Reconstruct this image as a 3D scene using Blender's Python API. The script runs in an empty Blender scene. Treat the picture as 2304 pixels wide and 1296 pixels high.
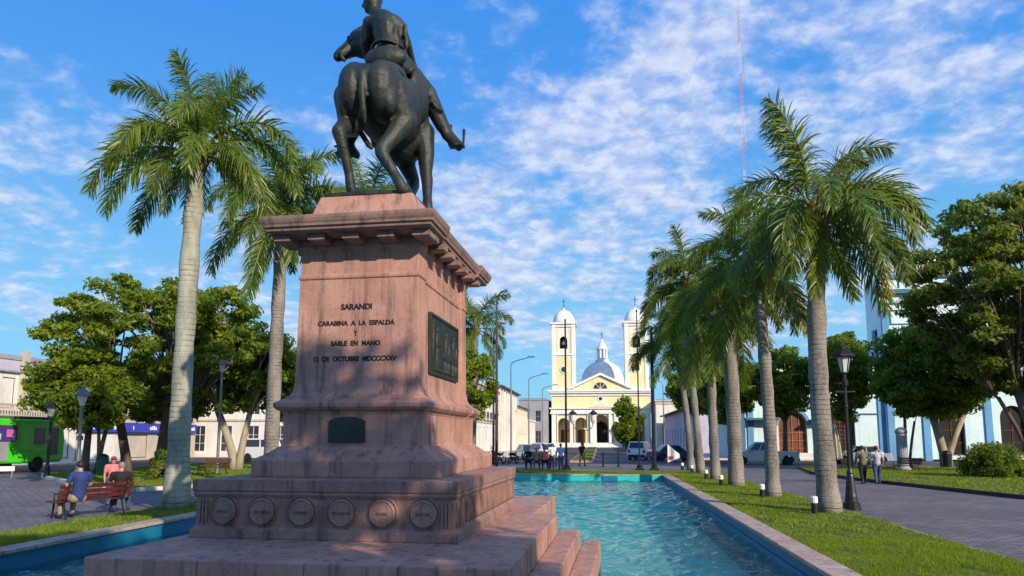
import bpy, math, random
import numpy as np
from mathutils import Vector, Matrix
R = math.radians
S = bpy.context.scene
COL = S.collection

# ------------------------------------------------------------------ camera
cam_d = bpy.data.cameras.new('camera'); cam = bpy.data.objects.new('camera', cam_d); COL.objects.link(cam)
cam_d.sensor_width = 36.0; cam_d.lens = 25.0; cam_d.shift_y = 0.0638
cam_d.clip_start = 0.1; cam_d.clip_end = 6000
cam.location = (0, 0, 2.1); cam.rotation_euler = (R(90 + 6.773), 0, R(7.0))
S.camera = cam

# ------------------------------------------------------------------ light
SUN_DIR = Vector((0.70, -0.715, 0)).normalized(); SUN_EL = 25.0
sd = Vector((SUN_DIR.x * math.cos(R(SUN_EL)), SUN_DIR.y * math.cos(R(SUN_EL)), math.sin(R(SUN_EL))))
sl = bpy.data.lights.new('sun', 'SUN'); sl.energy = 5.0; sl.angle = R(0.55); sl.color = (1.0, 0.85, 0.66)
so = bpy.data.objects.new('sun', sl); COL.objects.link(so); so.location = (30, -40, 40)
so.rotation_euler = (-sd).to_track_quat('-Z', 'Y').to_euler()
S.view_settings.view_transform = 'Standard'; S.view_settings.look = 'None'
S.view_settings.exposure = 0.18; S.view_settings.gamma = 1.0
try: S.cycles.max_bounces = 8; S.cycles.transparent_max_bounces = 16; S.cycles.caustics_refractive = False; S.cycles.caustics_reflective = False
except Exception: pass

class NT:
    """tiny node-tree writer"""
    def __init__(s, t): s.t = t; t.nodes.clear()
    def n(s, typ, **kw):
        nd = s.t.nodes.new(typ)
        for k, v in kw.items():
            if k.startswith('i_'):
                key = k[2:]; key = int(key) if key.isdigit() else key.replace('_', ' ')
                s.set(nd.inputs[key], v)
            else: setattr(nd, k, v)
        return nd
    def set(s, inp, v):
        if hasattr(v, 'is_output') or isinstance(v, bpy.types.NodeSocket): s.t.links.new(v, inp)
        else: inp.default_value = v
    def math(s, op, a, b=0.0, c=0.0, clamp=False):
        nd = s.t.nodes.new('ShaderNodeMath'); nd.operation = op; nd.use_clamp = clamp
        s.set(nd.inputs[0], a); s.set(nd.inputs[1], b); s.set(nd.inputs[2], c); return nd.outputs[0]
    def ss(s, x, a, b):   # smoothstep
        nd = s.t.nodes.new('ShaderNodeMapRange'); nd.interpolation_type = 'SMOOTHSTEP'
        s.set(nd.inputs[0], x); nd.inputs[1].default_value = a; nd.inputs[2].default_value = b; return nd.outputs[0]
    def mix(s, f, a, b, mode='MIX'):
        nd = s.t.nodes.new('ShaderNodeMix'); nd.data_type = 'RGBA'; nd.blend_type = mode
        s.set(nd.inputs[0], f); s.set(nd.inputs[6], a); s.set(nd.inputs[7], b); return nd.outputs[2]
    def noise(s, vec, scale, detail=4, rough=0.55, dist=0.0):
        nd = s.t.nodes.new('ShaderNodeTexNoise'); s.set(nd.inputs['Vector'], vec)
        nd.inputs['Scale'].default_value = scale; nd.inputs['Detail'].default_value = detail
        nd.inputs['Roughness'].default_value = rough; nd.inputs['Distortion'].default_value = dist
        return nd.outputs[0]

# ------------------------------------------------------------------ sky
W = bpy.data.worlds.new('World'); S.world = W; W.use_nodes = True
t = NT(W.node_tree)
sky = t.n('ShaderNodeTexSky', sky_type='NISHITA', sun_disc=False, sun_elevation=R(SUN_EL),
          sun_rotation=math.atan2(SUN_DIR.x, SUN_DIR.y), air_density=1.0, dust_density=0.4, ozone_density=2.0)
tc = t.n('ShaderNodeTexCoord'); gen = tc.outputs['Generated']
sep = t.n('ShaderNodeSeparateXYZ', i_0=gen)
zz = t.math('MAXIMUM', sep.outputs[2], 0.0)
den = t.math('ADD', zz, 0.20)
px = t.math('DIVIDE', sep.outputs[0], den); py = t.math('DIVIDE', sep.outputs[1], den)
cp = t.n('ShaderNodeCombineXYZ', i_0=px, i_1=py, i_2=0.0).outputs[0]
blue = t.mix(t.ss(zz, 0.02, 0.56), (2.3, 5.7, 8.3, 1), (0.50, 2.75, 7.9, 1))
base = t.mix(0.9, t.mix(1.0, sky.outputs[0], (0.75, 1.0, 1.35, 1), 'MULTIPLY'), blue)
big = t.noise(cp, 0.9, 4, 0.55, 0.5)
mid = t.noise(cp, 4.6, 6, 0.58, 0.2)
fin = t.noise(cp, 15.0, 5, 0.6, 0.15)
az = t.math('ARCTAN2', sep.outputs[0], sep.outputs[1])      # 0 = +Y, + to the right
right = t.ss(az, -0.65, 0.25)
midz = t.math('MULTIPLY', t.ss(zz, 0.05, 0.16), t.math('SUBTRACT', 1.0, t.math('MULTIPLY', t.ss(zz, 0.33, 0.5), t.math('SUBTRACT', 1.0, right))))
cov = t.math('ADD', t.math('MULTIPLY', big, 0.85), t.math('MULTIPLY', mid, 0.62))
cov = t.math('ADD', cov, t.math('MULTIPLY', fin, 0.34))
cov = t.math('ADD', cov, t.math('MULTIPLY', right, 0.025))
cov = t.math('ADD', cov, t.math('MULTIPLY', t.math('SUBTRACT', midz, 1.0), 0.24))
dens = t.ss(cov, 0.78, 1.05)
shade = t.mix(t.ss(fin, 0.35, 0.7), (4.4, 5.3, 7.9, 1), (7.0, 7.6, 8.8, 1))
ccol = t.mix(t.math('MULTIPLY', dens, 0.86), base, shade)
bg = t.n('ShaderNodeBackground', i_Color=ccol, i_Strength=0.1)
t.n('ShaderNodeOutputWorld', i_0=bg.outputs[0])

# ------------------------------------------------------------------ materials
MATS = {}
def mat(name, col, rough=0.7, metal=0.0, var=0.15, vscale=3.0, bump=0.0, bscale=30.0, col2=None, spec=0.35, detail=5, coat=0.0, bdist=0.02, streak=0.0):
    """principled surface with two-scale colour variation and bump"""
    if name in MATS: return MATS[name]
    m = bpy.data.materials.new(name); m.use_nodes = True; t = NT(m.node_tree)
    tc = t.n('ShaderNodeTexCoord').outputs['Object']
    n1 = t.noise(tc, vscale, detail, 0.6); n2 = t.noise(tc, vscale * 7, 3, 0.6)
    c2 = col2 or tuple(min(1, c * (1 + var * 1.6)) for c in col)
    c1 = col if col2 else tuple(c * (1 - var * 1.6) for c in col)
    f = t.math('ADD', t.math('MULTIPLY', t.ss(n1, 0.3, 0.7), 0.65), t.math('MULTIPLY', t.ss(n2, 0.3, 0.7), 0.35))
    cc = t.mix(f, (*c1, 1), (*c2, 1))
    if streak:
        mp = t.n('ShaderNodeMapping', i_0=tc); mp.inputs['Scale'].default_value = (2.6, 2.6, 0.16)
        st = t.math('MULTIPLY', t.ss(t.noise(mp.outputs[0], 1.0, 6, 0.65), 0.48, 0.78), streak); cc = t.mix(st, cc, (col[0] * .38, col[1] * .36, col[2] * .34, 1))
        cc = t.mix(t.math('MULTIPLY', t.ss(t.noise(tc, 0.9, 6, 0.7), 0.55, 0.75), streak * .6), cc, (col[0] * .6, col[1] * .56, col[2] * .5, 1))
    p = t.n('ShaderNodeBsdfPrincipled', i_Base_Color=cc, i_Metallic=metal)
    p.inputs['Specular IOR Level'].default_value = spec
    if coat: p.inputs['Coat Weight'].default_value = coat
    t.set(p.inputs['Roughness'], t.math('ADD', rough - 0.08, t.math('MULTIPLY', n1, 0.16)))
    if bump:
        b = t.n('ShaderNodeBump', i_Strength=bump, i_Distance=bdist, i_Height=t.noise(tc, bscale, 6, 0.65)); t.set(p.inputs['Normal'], b.outputs[0])
    t.n('ShaderNodeOutputMaterial', i_0=p.outputs[0]); MATS[name] = m; return m

def leaf_mat(name, dark, light, trans=0.35, rough=0.45, spec=0.3):
    if name in MATS: return MATS[name]
    m = bpy.data.materials.new(name); m.use_nodes = True; t = NT(m.node_tree)
    rnd = t.n('ShaderNodeNewGeometry').outputs['Random Per Island']
    tc = t.n('ShaderNodeTexCoord').outputs['Object']
    f = t.math('ADD', t.math('MULTIPLY', rnd, 0.6), t.math('MULTIPLY', t.ss(t.noise(tc, 0.7, 2), 0.3, 0.7), 0.4))
    cc = t.mix(f, (*dark, 1), (*light, 1))
    p = t.n('ShaderNodeBsdfPrincipled', i_Base_Color=cc, i_Roughness=rough); p.inputs['Specular IOR Level'].default_value = spec
    tr = t.n('ShaderNodeBsdfTranslucent', i_Color=t.mix(0.5, cc, (0.30, 0.36, 0.03, 1), 'SCREEN'))
    mx = t.n('ShaderNodeMixShader', i_0=trans, i_1=p.outputs[0], i_2=tr.outputs[0])
    t.n('ShaderNodeOutputMaterial', i_0=mx.outputs[0]); MATS[name] = m; return m

def granite(name, c1, c2, c3):
    if name in MATS: return MATS[name]
    m = bpy.data.materials.new(name); m.use_nodes = True; t = NT(m.node_tree)
    tc = t.n('ShaderNodeTexCoord').outputs['Object']
    big = t.noise(tc, 1.3, 5, 0.6); fine = t.noise(tc, 60, 3, 0.7); med = t.noise(tc, 16, 4, 0.65)
    mp = t.n('ShaderNodeMapping', i_0=tc); mp.inputs['Scale'].default_value = (7, 7, 0.55)
    streak = t.noise(mp.outputs[0], 1.0, 5, 0.65)
    c = t.mix(t.ss(big, 0.3, 0.7), (*c1, 1), (*c2, 1))
    c = t.mix(t.math('MULTIPLY', t.ss(fine, 0.42, 0.72), 0.5), c, (*c3, 1))
    c = t.mix(t.math('MULTIPLY', t.ss(med, 0.5, 0.75), 0.35), c, (c1[0] * .45, c1[1] * .45, c1[2] * .5, 1))
    c = t.mix(t.math('MULTIPLY', t.ss(streak, 0.47, 0.72), 0.72), c, (0.055, 0.046, 0.044, 1))
    c = t.mix(t.math('MULTIPLY', t.ss(t.noise(tc, 3.1, 6, 0.7, 0.5), 0.52, 0.72), 0.45), c, (c3[0], c3[1] * 1.02, c3[2], 1))
    p = t.n('ShaderNodeBsdfPrincipled', i_Base_Color=c); t.set(p.inputs['Roughness'], t.math('ADD', 0.5, t.math('MULTIPLY', med, 0.35)))
    p.inputs['Specular IOR Level'].default_value = 0.35
    b = t.n('ShaderNodeBump', i_Strength=0.35, i_Distance=0.012, i_Height=t.math('ADD', t.math('MULTIPLY', fine, 0.5), med)); t.set(p.inputs['Normal'], b.outputs[0])
    t.n('ShaderNodeOutputMaterial', i_0=p.outputs[0]); MATS[name] = m; return m

def paver(name, c1, c2, mortar, scale, rough=0.55):
    if name in MATS: return MATS[name]
    m = bpy.data.materials.new(name); m.use_nodes = True; t = NT(m.node_tree)
    tc = t.n('ShaderNodeTexCoord').outputs['Object']
    br = t.n('ShaderNodeTexBrick', i_Vector=tc, i_Color1=(*c1, 1), i_Color2=(*c2, 1), i_Mortar=(*mortar, 1), i_Scale=scale)
    br.inputs['Mortar Size'].default_value = 0.026; br.inputs['Brick Width'].default_value = 0.5; br.inputs['Row Height'].default_value = 0.25
    big = t.noise(tc, 0.35, 6, 0.62); sm = t.noise(tc, 5, 5, 0.6)
    c = t.mix(t.math('MULTIPLY', t.ss(big, 0.35, 0.7), 0.6), br.outputs[0], (c1[0] * .5, c1[1] * .5, c1[2] * .52, 1))
    c = t.mix(t.math('MULTIPLY', t.ss(sm, 0.5, 0.75), 0.35), c, (c2[0] * 1.4, c2[1] * 1.35, c2[2] * 1.3, 1))
    p = t.n('ShaderNodeBsdfPrincipled', i_Base_Color=c); t.set(p.inputs['Roughness'], t.math('ADD', rough, t.math('MULTIPLY', sm, 0.3)))
    p.inputs['Specular IOR Level'].default_value = 0.3
    b = t.n('ShaderNodeBump', i_Strength=0.4, i_Distance=0.01, i_Height=t.math('ADD', t.math('MULTIPLY', br.outputs[1], -1.0), t.math('MULTIPLY', sm, 0.5))); t.set(p.inputs['Normal'], b.outputs[0])
    t.n('ShaderNodeOutputMaterial', i_0=p.outputs[0]); MATS[name] = m; return m

def trunk_mat(name, c1, c2, c3, ring=0.0):
    if name in MATS: return MATS[name]
    m = bpy.data.materials.new(name); m.use_nodes = True; t = NT(m.node_tree)
    tc = t.n('ShaderNodeTexCoord').outputs['Object']
    mp = t.n('ShaderNodeMapping', i_0=tc); mp.inputs['Scale'].default_value = (2.2, 2.2, 0.7)
    big = t.noise(mp.outputs[0], 1.0, 5, 0.65); fine = t.noise(tc, 22, 5, 0.65)
    c = t.mix(t.ss(big, 0.32, 0.68), (*c1, 1), (*c2, 1)); c = t.mix(t.math('MULTIPLY', t.ss(fine, 0.45, 0.7), 0.6), c, (*c3, 1))
    h = fine
    if ring:
        sx = t.n('ShaderNodeSeparateXYZ', i_0=tc)
        zz = t.math('ADD', t.math('MULTIPLY', sx.outputs[2], ring), t.math('MULTIPLY', t.noise(tc, 1.1, 2), 0.7))
        fr = t.math('FRACT', zz); line = t.math('MULTIPLY', t.math('SUBTRACT', 1.0, t.ss(t.math('ABSOLUTE', t.math('SUBTRACT', fr, 0.5)), 0.0, 0.2)), t.ss(t.noise(tc, 1.7, 3, 0.6), 0.35, 0.7))
        c = t.mix(t.math('MULTIPLY', line, 0.45), c, (c1[0] * .35, c1[1] * .35, c1[2] * .33, 1)); h = t.math('SUBTRACT', fine, t.math('MULTIPLY', line, 1.2))
    p = t.n('ShaderNodeBsdfPrincipled', i_Base_Color=c, i_Roughness=0.85); p.inputs['Specular IOR Level'].default_value = 0.2
    b = t.n('ShaderNodeBump', i_Strength=0.6, i_Distance=0.03, i_Height=h); t.set(p.inputs['Normal'], b.outputs[0])
    t.n('ShaderNodeOutputMaterial', i_0=p.outputs[0]); MATS[name] = m; return m

def water_mat():
    m = bpy.data.materials.new('water'); m.use_nodes = True; t = NT(m.node_tree)
    tc = t.n('ShaderNodeTexCoord').outputs['Object']
    mp = t.n('ShaderNodeMapping', i_0=tc); mp.inputs['Scale'].default_value = (1.0, 0.8, 1)
    a = t.noise(mp.outputs[0], 2.2, 3, 0.5, 0.8); b2 = t.noise(mp.outputs[0], 6.0, 3, 0.5, 0.5)
    h = t.math('ADD', a, t.math('MULTIPLY', b2, 0.35))
    b = t.n('ShaderNodeBump', i_Strength=1.0, i_Distance=0.12, i_Height=h)
    fr = t.n('ShaderNodeFresnel', i_IOR=1.33, i_Normal=b.outputs[0])
    tr = t.n('ShaderNodeBsdfTransparent', i_Color=(0.62, 0.97, 0.92, 1))
    gl = t.n('ShaderNodeBsdfGlossy', i_Color=(1, 1, 1, 1), i_Roughness=0.04, i_Normal=b.outputs[0])
    mx = t.n('ShaderNodeMixShader', i_0=t.math('ADD', 0.03, t.math('MULTIPLY', fr.outputs[0], 0.74), clamp=True), i_1=tr.outputs[0], i_2=gl.outputs[0])
    t.n('ShaderNodeOutputMaterial', i_0=mx.outputs[0]); return m

def mast_mat():
    m = bpy.data.materials.new('mast paint'); m.use_nodes = True; t = NT(m.node_tree)
    sx = t.n('ShaderNodeSeparateXYZ', i_0=t.n('ShaderNodeTexCoord').outputs['Object'])
    st = t.math('GREATER_THAN', t.math('FRACT', t.math('MULTIPLY', sx.outputs[2], 1 / 24.0)), 0.5)
    p = t.n('ShaderNodeBsdfPrincipled', i_Base_Color=t.mix(st, (0.60, 0.30, 0.30, 1), (0.70, 0.66, 0.70, 1)), i_Roughness=0.5)
    t.n('ShaderNodeOutputMaterial', i_0=p.outputs[0]); return m

M = dict(
    stone=granite('pink granite', (0.33, 0.165, 0.125), (0.46, 0.245, 0.185), (0.60, 0.38, 0.31)),
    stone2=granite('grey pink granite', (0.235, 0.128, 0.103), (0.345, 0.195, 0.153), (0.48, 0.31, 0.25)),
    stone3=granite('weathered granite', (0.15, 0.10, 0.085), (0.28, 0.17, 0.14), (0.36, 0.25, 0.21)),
    coping=granite('coping stone', (0.36, 0.25, 0.20), (0.48, 0.36, 0.30), (0.52, 0.42, 0.36)),
    bronze=mat('dark bronze', (0.018, 0.020, 0.019), 0.50, 0.35, 0.3, 3.2, 0.55, 9, col2=(0.046, 0.056, 0.046), spec=0.45, bdist=0.05),
    letter=mat('black lettering', (0.012, 0.011, 0.011), 0.6, 0, 0.1),
    plaque=mat('green black plaque', (0.020, 0.026, 0.024), 0.45, 0.4, 0.3, 4, 0.3, 20, col2=(0.045, 0.055, 0.05)),
    poolpaint=mat('blue pool paint', (0.004, 0.115, 0.22), 0.5, 0, 0.2, 1.2, 0.05, 10, col2=(0.01, 0.18, 0.31)),
    poolteal=mat('teal pool paint', (0.02, 0.42, 0.40), 0.5, 0, 0.12, 1.5, col2=(0.03, 0.52, 0.48)),
    poolfloor=mat('turquoise pool floor', (0.20, 0.70, 0.56), 0.6, 0, 0.2, 0.5, col2=(0.38, 0.84, 0.70)),
    asphalt=mat('asphalt', (0.045, 0.040, 0.050), 0.8, 0, 0.25, 0.6, 0.3, 60, col2=(0.075, 0.068, 0.08)),
    ground=mat('city ground', (0.12, 0.11, 0.10), 0.9, 0, 0.25, 0.2),
    pave=paver('violet pavers', (0.145, 0.128, 0.138), (0.235, 0.208, 0.218), (0.055, 0.048, 0.052), 1.3),
    soil=mat('lawn soil', (0.060, 0.075, 0.018), 0.95, 0, 0.3, 1.6, 0.5, 30, col2=(0.12, 0.135, 0.03)),
    grass=leaf_mat('grass blades', (0.085, 0.16, 0.008), (0.26, 0.345, 0.02), 0.40, 0.5),
    kerb=mat('painted kerb', (0.55, 0.52, 0.48), 0.8, 0, 0.2, 2, 0.2, 30),
    kerbdark=mat('dark kerb', (0.05, 0.045, 0.05), 0.8, 0, 0.2, 2),
    white=mat('white paint', (0.74, 0.73, 0.71), 0.5, 0, 0.05, 1.0),
    whitestucco=mat('white stucco', (0.68, 0.66, 0.62), 0.85, 0, 0.10, 0.4, 0.2, 12, streak=0.4),
    ivory=mat('ivory stucco', (0.77, 0.73, 0.62), 0.85, 0, 0.06, 0.4, 0.15, 12, streak=0.4),
    cream=mat('cream stucco', (0.72, 0.66, 0.48), 0.85, 0, 0.08, 0.4, 0.15, 12, streak=0.4),
    yellow=mat('yellow stucco', (0.78, 0.69, 0.40), 0.85, 0, 0.08, 0.3, 0.15, 12, streak=0.4),
    beige=mat('beige stucco', (0.50, 0.44, 0.37), 0.85, 0, 0.12, 0.4, 0.2, 12, streak=0.4),
    lilac=mat('lilac stucco', (0.50, 0.46, 0.58), 0.85, 0, 0.1, 0.5, 0.2, 12, streak=0.4),
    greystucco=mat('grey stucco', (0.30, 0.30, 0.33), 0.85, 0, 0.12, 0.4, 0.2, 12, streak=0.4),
    aqua=mat('pale aqua stucco', (0.60, 0.77, 0.78), 0.8, 0, 0.06, 0.5, 0.15, 12, streak=0.4),
    blue=mat('blue stucco', (0.12, 0.32, 0.55), 0.8, 0, 0.08, 0.5, 0.15, 12, streak=0.4),
    teal=mat('dark teal trim', (0.05, 0.14, 0.19), 0.7, 0, 0.1, 1),
    domegrey=mat('grey dome render', (0.80, 0.77, 0.76), 0.75, 0, 0.12, 0.4, 0.1, 6, streak=0.4),
    roofdark=mat('dark roof', (0.11, 0.095, 0.09), 0.85, 0, 0.2, 0.8),
    glass=mat('dark window glass', (0.03, 0.037, 0.045), 0.12, 0, 0.2, 0.6, spec=0.6),
    hole=mat('dark interior', (0.02, 0.018, 0.016), 0.9),
    brown=mat('brown timber', (0.13, 0.055, 0.03), 0.6, 0, 0.25, 2, 0.1, 20),
    orange=mat('orange door paint', (0.52, 0.16, 0.05), 0.55, 0, 0.12, 2),
    iron=mat('black iron', (0.018, 0.018, 0.022), 0.42, 0.3, 0.2, 4, spec=0.5),
    steel=mat('grey steel', (0.16, 0.17, 0.19), 0.45, 0.5, 0.12, 2),
    lampglass=mat('frosted lamp glass', (0.62, 0.62, 0.60), 0.25, 0, 0.05),
    redwood=mat('red brown bench wood', (0.085, 0.022, 0.018), 0.5, 0, 0.25, 6, 0.1, 30),
    rubber=mat('tyre rubber', (0.016, 0.016, 0.017), 0.8, 0, 0.1),
    chrome=mat('alloy rim', (0.42, 0.42, 0.44), 0.35, 0.7, 0.1),
    carwhite=mat('white car paint', (0.68, 0.69, 0.72), 0.28, 0, 0.03, 0.8, coat=0.6),
    carsilver=mat('silver car paint', (0.42, 0.44, 0.47), 0.3, 0.3, 0.05, 0.8, coat=0.6),
    carblue=mat('dark blue car paint', (0.03, 0.04, 0.10), 0.28, 0, 0.05, 0.8, coat=0.6),
    busgreen=mat('bright green paint', (0.06, 0.66, 0.02), 0.35, 0, 0.06, 0.8, coat=0.3),
    red=mat('red paint', (0.42, 0.025, 0.02), 0.35, 0, 0.1, coat=0.3),
    redlight=mat('red lamp lens', (0.45, 0.02, 0.015), 0.2, 0, 0.05),
    purple=mat('purple panel', (0.07, 0.04, 0.22), 0.4, 0, 0.1),
    pinkpanel=mat('pink panel', (0.55, 0.16, 0.45), 0.4, 0, 0.1),
    mint=mat('mint panel', (0.40, 0.68, 0.55), 0.4, 0, 0.1),
    royal=mat('royal blue sign', (0.03, 0.045, 0.42), 0.45, 0, 0.1, 2),
    palmtrunk=trunk_mat('palm trunk bark', (0.12, 0.105, 0.09), (0.27, 0.24, 0.205), (0.40, 0.37, 0.33), 7.0),
    palmtrunk2=trunk_mat('lichened palm bark', (0.20, 0.19, 0.155), (0.42, 0.41, 0.34), (0.30, 0.38, 0.28), 6.0),
    bark=trunk_mat('tree bark', (0.09, 0.07, 0.055), (0.16, 0.13, 0.10), (0.19, 0.165, 0.13)),
    barkpale=trunk_mat('pale tree bark', (0.26, 0.21, 0.15), (0.40, 0.34, 0.25), (0.44, 0.40, 0.32)),
    boot=mat('palm boot fibre', (0.12, 0.10, 0.035), 0.85, 0, 0.3, 5, 0.5, 30, col2=(0.22, 0.16, 0.06)),
    frond=leaf_mat('palm leaflets', (0.045, 0.092, 0.009), (0.175, 0.24, 0.018), 0.38, 0.38, 0.45),
    frondyellow=leaf_mat('yellowing palm leaflets', (0.22, 0.20, 0.015), (0.55, 0.36, 0.02), 0.35, 0.45),
    leafa=leaf_mat('leaves bright', (0.085, 0.155, 0.010), (0.27, 0.34, 0.026), 0.48),
    leafb=leaf_mat('leaves deep', (0.07, 0.13, 0.010), (0.215, 0.285, 0.022), 0.47),
    leafc=leaf_mat('leaves dull', (0.075, 0.12, 0.014), (0.21, 0.26, 0.036), 0.48),
    leafy=leaf_mat('leaves yellow green', (0.06, 0.10, 0.012), (0.18, 0.21, 0.03), 0.32),
    skin=mat('skin', (0.42, 0.24, 0.17), 0.55, 0, 0.08, 6),
    hair=mat('dark hair', (0.02, 0.015, 0.012), 0.6, 0, 0.2, 20),
    hairgrey=mat('grey hair', (0.22, 0.20, 0.18), 0.7, 0, 0.2, 20),
    navy=mat('navy cloth', (0.025, 0.045, 0.16), 0.85, 0, 0.15, 8),
    black=mat('black cloth', (0.015, 0.015, 0.018), 0.85, 0, 0.15, 8),
    pink=mat('pink cloth', (0.62, 0.18, 0.20), 0.85, 0, 0.1, 8),
    olive=mat('olive cloth', (0.16, 0.15, 0.10), 0.85, 0, 0.15, 8),
    greycloth=mat('pale grey cloth', (0.42, 0.42, 0.48), 0.85, 0, 0.1, 8),
    denim=mat('denim cloth', (0.05, 0.07, 0.14), 0.85, 0, 0.15, 8),
    lightblue=mat('light blue cloth', (0.38, 0.42, 0.70), 0.85, 0, 0.1, 8),
    orangecloth=mat('orange cloth', (0.65, 0.17, 0.08), 0.85, 0, 0.1, 8),
    khaki=mat('khaki cloth', (0.28, 0.22, 0.14), 0.85, 0, 0.15, 8),
    redcloth=mat('red cloth', (0.42, 0.03, 0.03), 0.85, 0, 0.1, 8),
    bin=mat('green bin paint', (0.03, 0.09, 0.05), 0.5, 0, 0.15, 3),
)
M['water'] = water_mat(); M['mast'] = mast_mat()

# ------------------------------------------------------------------ mesh builder
class MB:
    def __init__(s): s.v = []; s.f = []; s.M = None
    def add(s, vs, fs):
        o = len(s.v)
        if s.M is not None: vs = [tuple(s.M @ Vector(p)) for p in vs]
        s.v.extend(vs); s.f.extend([tuple(i + o for i in f) for f in fs]); return s
    def box(s, x0, x1, y0, y1, z0, z1):
        return s.loft([(z0, x0, x1, y0, y1), (z1, x0, x1, y0, y1)])
    def loft(s, lv, cap=True):
        vs = []; fs = []
        for (z, x0, x1, y0, y1) in lv: vs += [(x0, y0, z), (x1, y0, z), (x1, y1, z), (x0, y1, z)]
        for i in range(len(lv) - 1):
            a = i * 4
            for k in range(4): fs.append((a + k, a + (k + 1) % 4, a + 4 + (k + 1) % 4, a + 4 + k))
        if cap: fs.append((3, 2, 1, 0)); e = (len(lv) - 1) * 4; fs.append((e, e + 1, e + 2, e + 3))
        return s.add(vs, fs)
    def prism(s, poly, z0, z1):          # polygon in xy (ccw), up z
        n = len(poly); vs = [(x, y, z0) for x, y in poly] + [(x, y, z1) for x, y in poly]
        fs = [tuple(range(n - 1, -1, -1)), tuple(range(n, 2 * n))] + [(k, (k + 1) % n, n + (k + 1) % n, n + k) for k in range(n)]
        return s.add(vs, fs)
    def prismy(s, poly, y0, y1):         # polygon in xz, extruded in y
        n = len(poly); vs = [(x, y0, z) for x, z in poly] + [(x, y1, z) for x, z in poly]
        fs = [tuple(range(n)), tuple(range(2 * n - 1, n - 1, -1))] + [(k, n + k, n + (k + 1) % n, (k + 1) % n) for k in range(n)]
        return s.add(vs, fs)
    def prismx(s, poly, x0, x1):         # polygon in yz, extruded in x
        n = len(poly); vs = [(x0, y, z) for y, z in poly] + [(x1, y, z) for y, z in poly]
        fs = [tuple(range(n - 1, -1, -1)), tuple(range(n, 2 * n))] + [(k, (k + 1) % n, n + (k + 1) % n, n + k) for k in range(n)]
        return s.add(vs, fs)
    def tube(s, pts, rad, n=8, flat=1.0):
        pts = [Vector(p) for p in pts]; vs = []; fs = []; prev = None
        for i, p in enumerate(pts):
            d = (pts[min(i + 1, len(pts) - 1)] - pts[max(i - 1, 0)]).normalized()
            ref = prev if prev is not None else (Vector((1, 0, 0)) if abs(d.x) < 0.9 else Vector((0, 1, 0)))
            u = (ref - d * ref.dot(d)).normalized(); w = d.cross(u); prev = u
            r = rad[i] if isinstance(rad, (list, tuple)) else rad
            for k in range(n):
                a = 2 * math.pi * k / n; vs.append(tuple(p + u * math.cos(a) * r + w * math.sin(a) * r * flat))
        for i in range(len(pts) - 1):
            for k in range(n): fs.append((i * n + k, i * n + (k + 1) % n, (i + 1) * n + (k + 1) % n, (i + 1) * n + k))
        fs.append(tuple(range(n - 1, -1, -1))); e = (len(pts) - 1) * n; fs.append(tuple(range(e, e + n)))
        return s.add(vs, fs)
    def lathe(s, prof, n=16, c=(0, 0), a0=0.0):
        vs = []; fs = []
        for r, z in prof:
            for k in range(n): a = a0 + 2 * math.pi * k / n; vs.append((c[0] + r * math.cos(a), c[1] + r * math.sin(a), z))
        for i in range(len(prof) - 1):
            for k in range(n): fs.append((i * n + k, i * n + (k + 1) % n, (i + 1) * n + (k + 1) % n, (i + 1) * n + k))
        fs.append(tuple(range(n - 1, -1, -1))); e = (len(prof) - 1) * n; fs.append(tuple(range(e, e + n)))
        return s.add(vs, fs)
    def ell(s, c, r, nu=14, nv=10, rot=None):
        if not isinstance(r, (tuple, list)): r = (r, r, r)
        vs = []; fs = []; c = Vector(c)
        def P(p):
            p = Vector(p)
            if rot is not None: p = rot @ p
            return tuple(c + p)
        vs.append(P((0, 0, -r[2])))
        for i in range(1, nv):
            th = -math.pi / 2 + math.pi * i / nv
            for k in range(nu): a = 2 * math.pi * k / nu; vs.append(P((r[0] * math.cos(th) * math.cos(a), r[1] * math.cos(th) * math.sin(a), r[2] * math.sin(th))))
        vs.append(P((0, 0, r[2]))); L = len(vs) - 1
        for k in range(nu): fs.append((0, 1 + (k + 1) % nu, 1 + k)); fs.append((L, L - nu + k, L - nu + (k + 1) % nu))
        for i in range(nv - 2):
            for k in range(nu): a = 1 + i * nu; fs.append((a + k, a + (k + 1) % nu, a + nu + (k + 1) % nu, a + nu + k))
        return s.add(vs, fs)
    def cap(s, a, b, ra, rb, n=10):      # tapered capsule
        a = Vector(a); b = Vector(b); s.tube([a, b], [ra, rb], n); s.ell(a, ra, n, 8); s.ell(b, rb, n, 8); return s
    def chain(s, pts):                   # pts: (x,y,z,r)
        for p, q in zip(pts, pts[1:]): s.cap(p[:3], q[:3], p[3], q[3])
        return s
    def wall(s, W_, H, ops, depth=0.25):
        """wall in the xz plane facing -y with rectangular or arched openings (x0,x1,z0,z1[,arch])"""
        xs = sorted({0, W_} | {o[0] for o in ops} | {o[1] for o in ops}); zs = sorted({0, H} | {o[2] for o in ops} | {o[3] for o in ops})
        for i in range(len(xs) - 1):
            for j in range(len(zs) - 1):
                cx = (xs[i] + xs[i + 1]) / 2; cz = (zs[j] + zs[j + 1]) / 2
                if any(o[0] < cx < o[1] and o[2] < cz < o[3] for o in ops): continue
                s.add([(xs[i], 0, zs[j]), (xs[i + 1], 0, zs[j]), (xs[i + 1], 0, zs[j + 1]), (xs[i], 0, zs[j + 1])], [(0, 1, 2, 3)])
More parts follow.
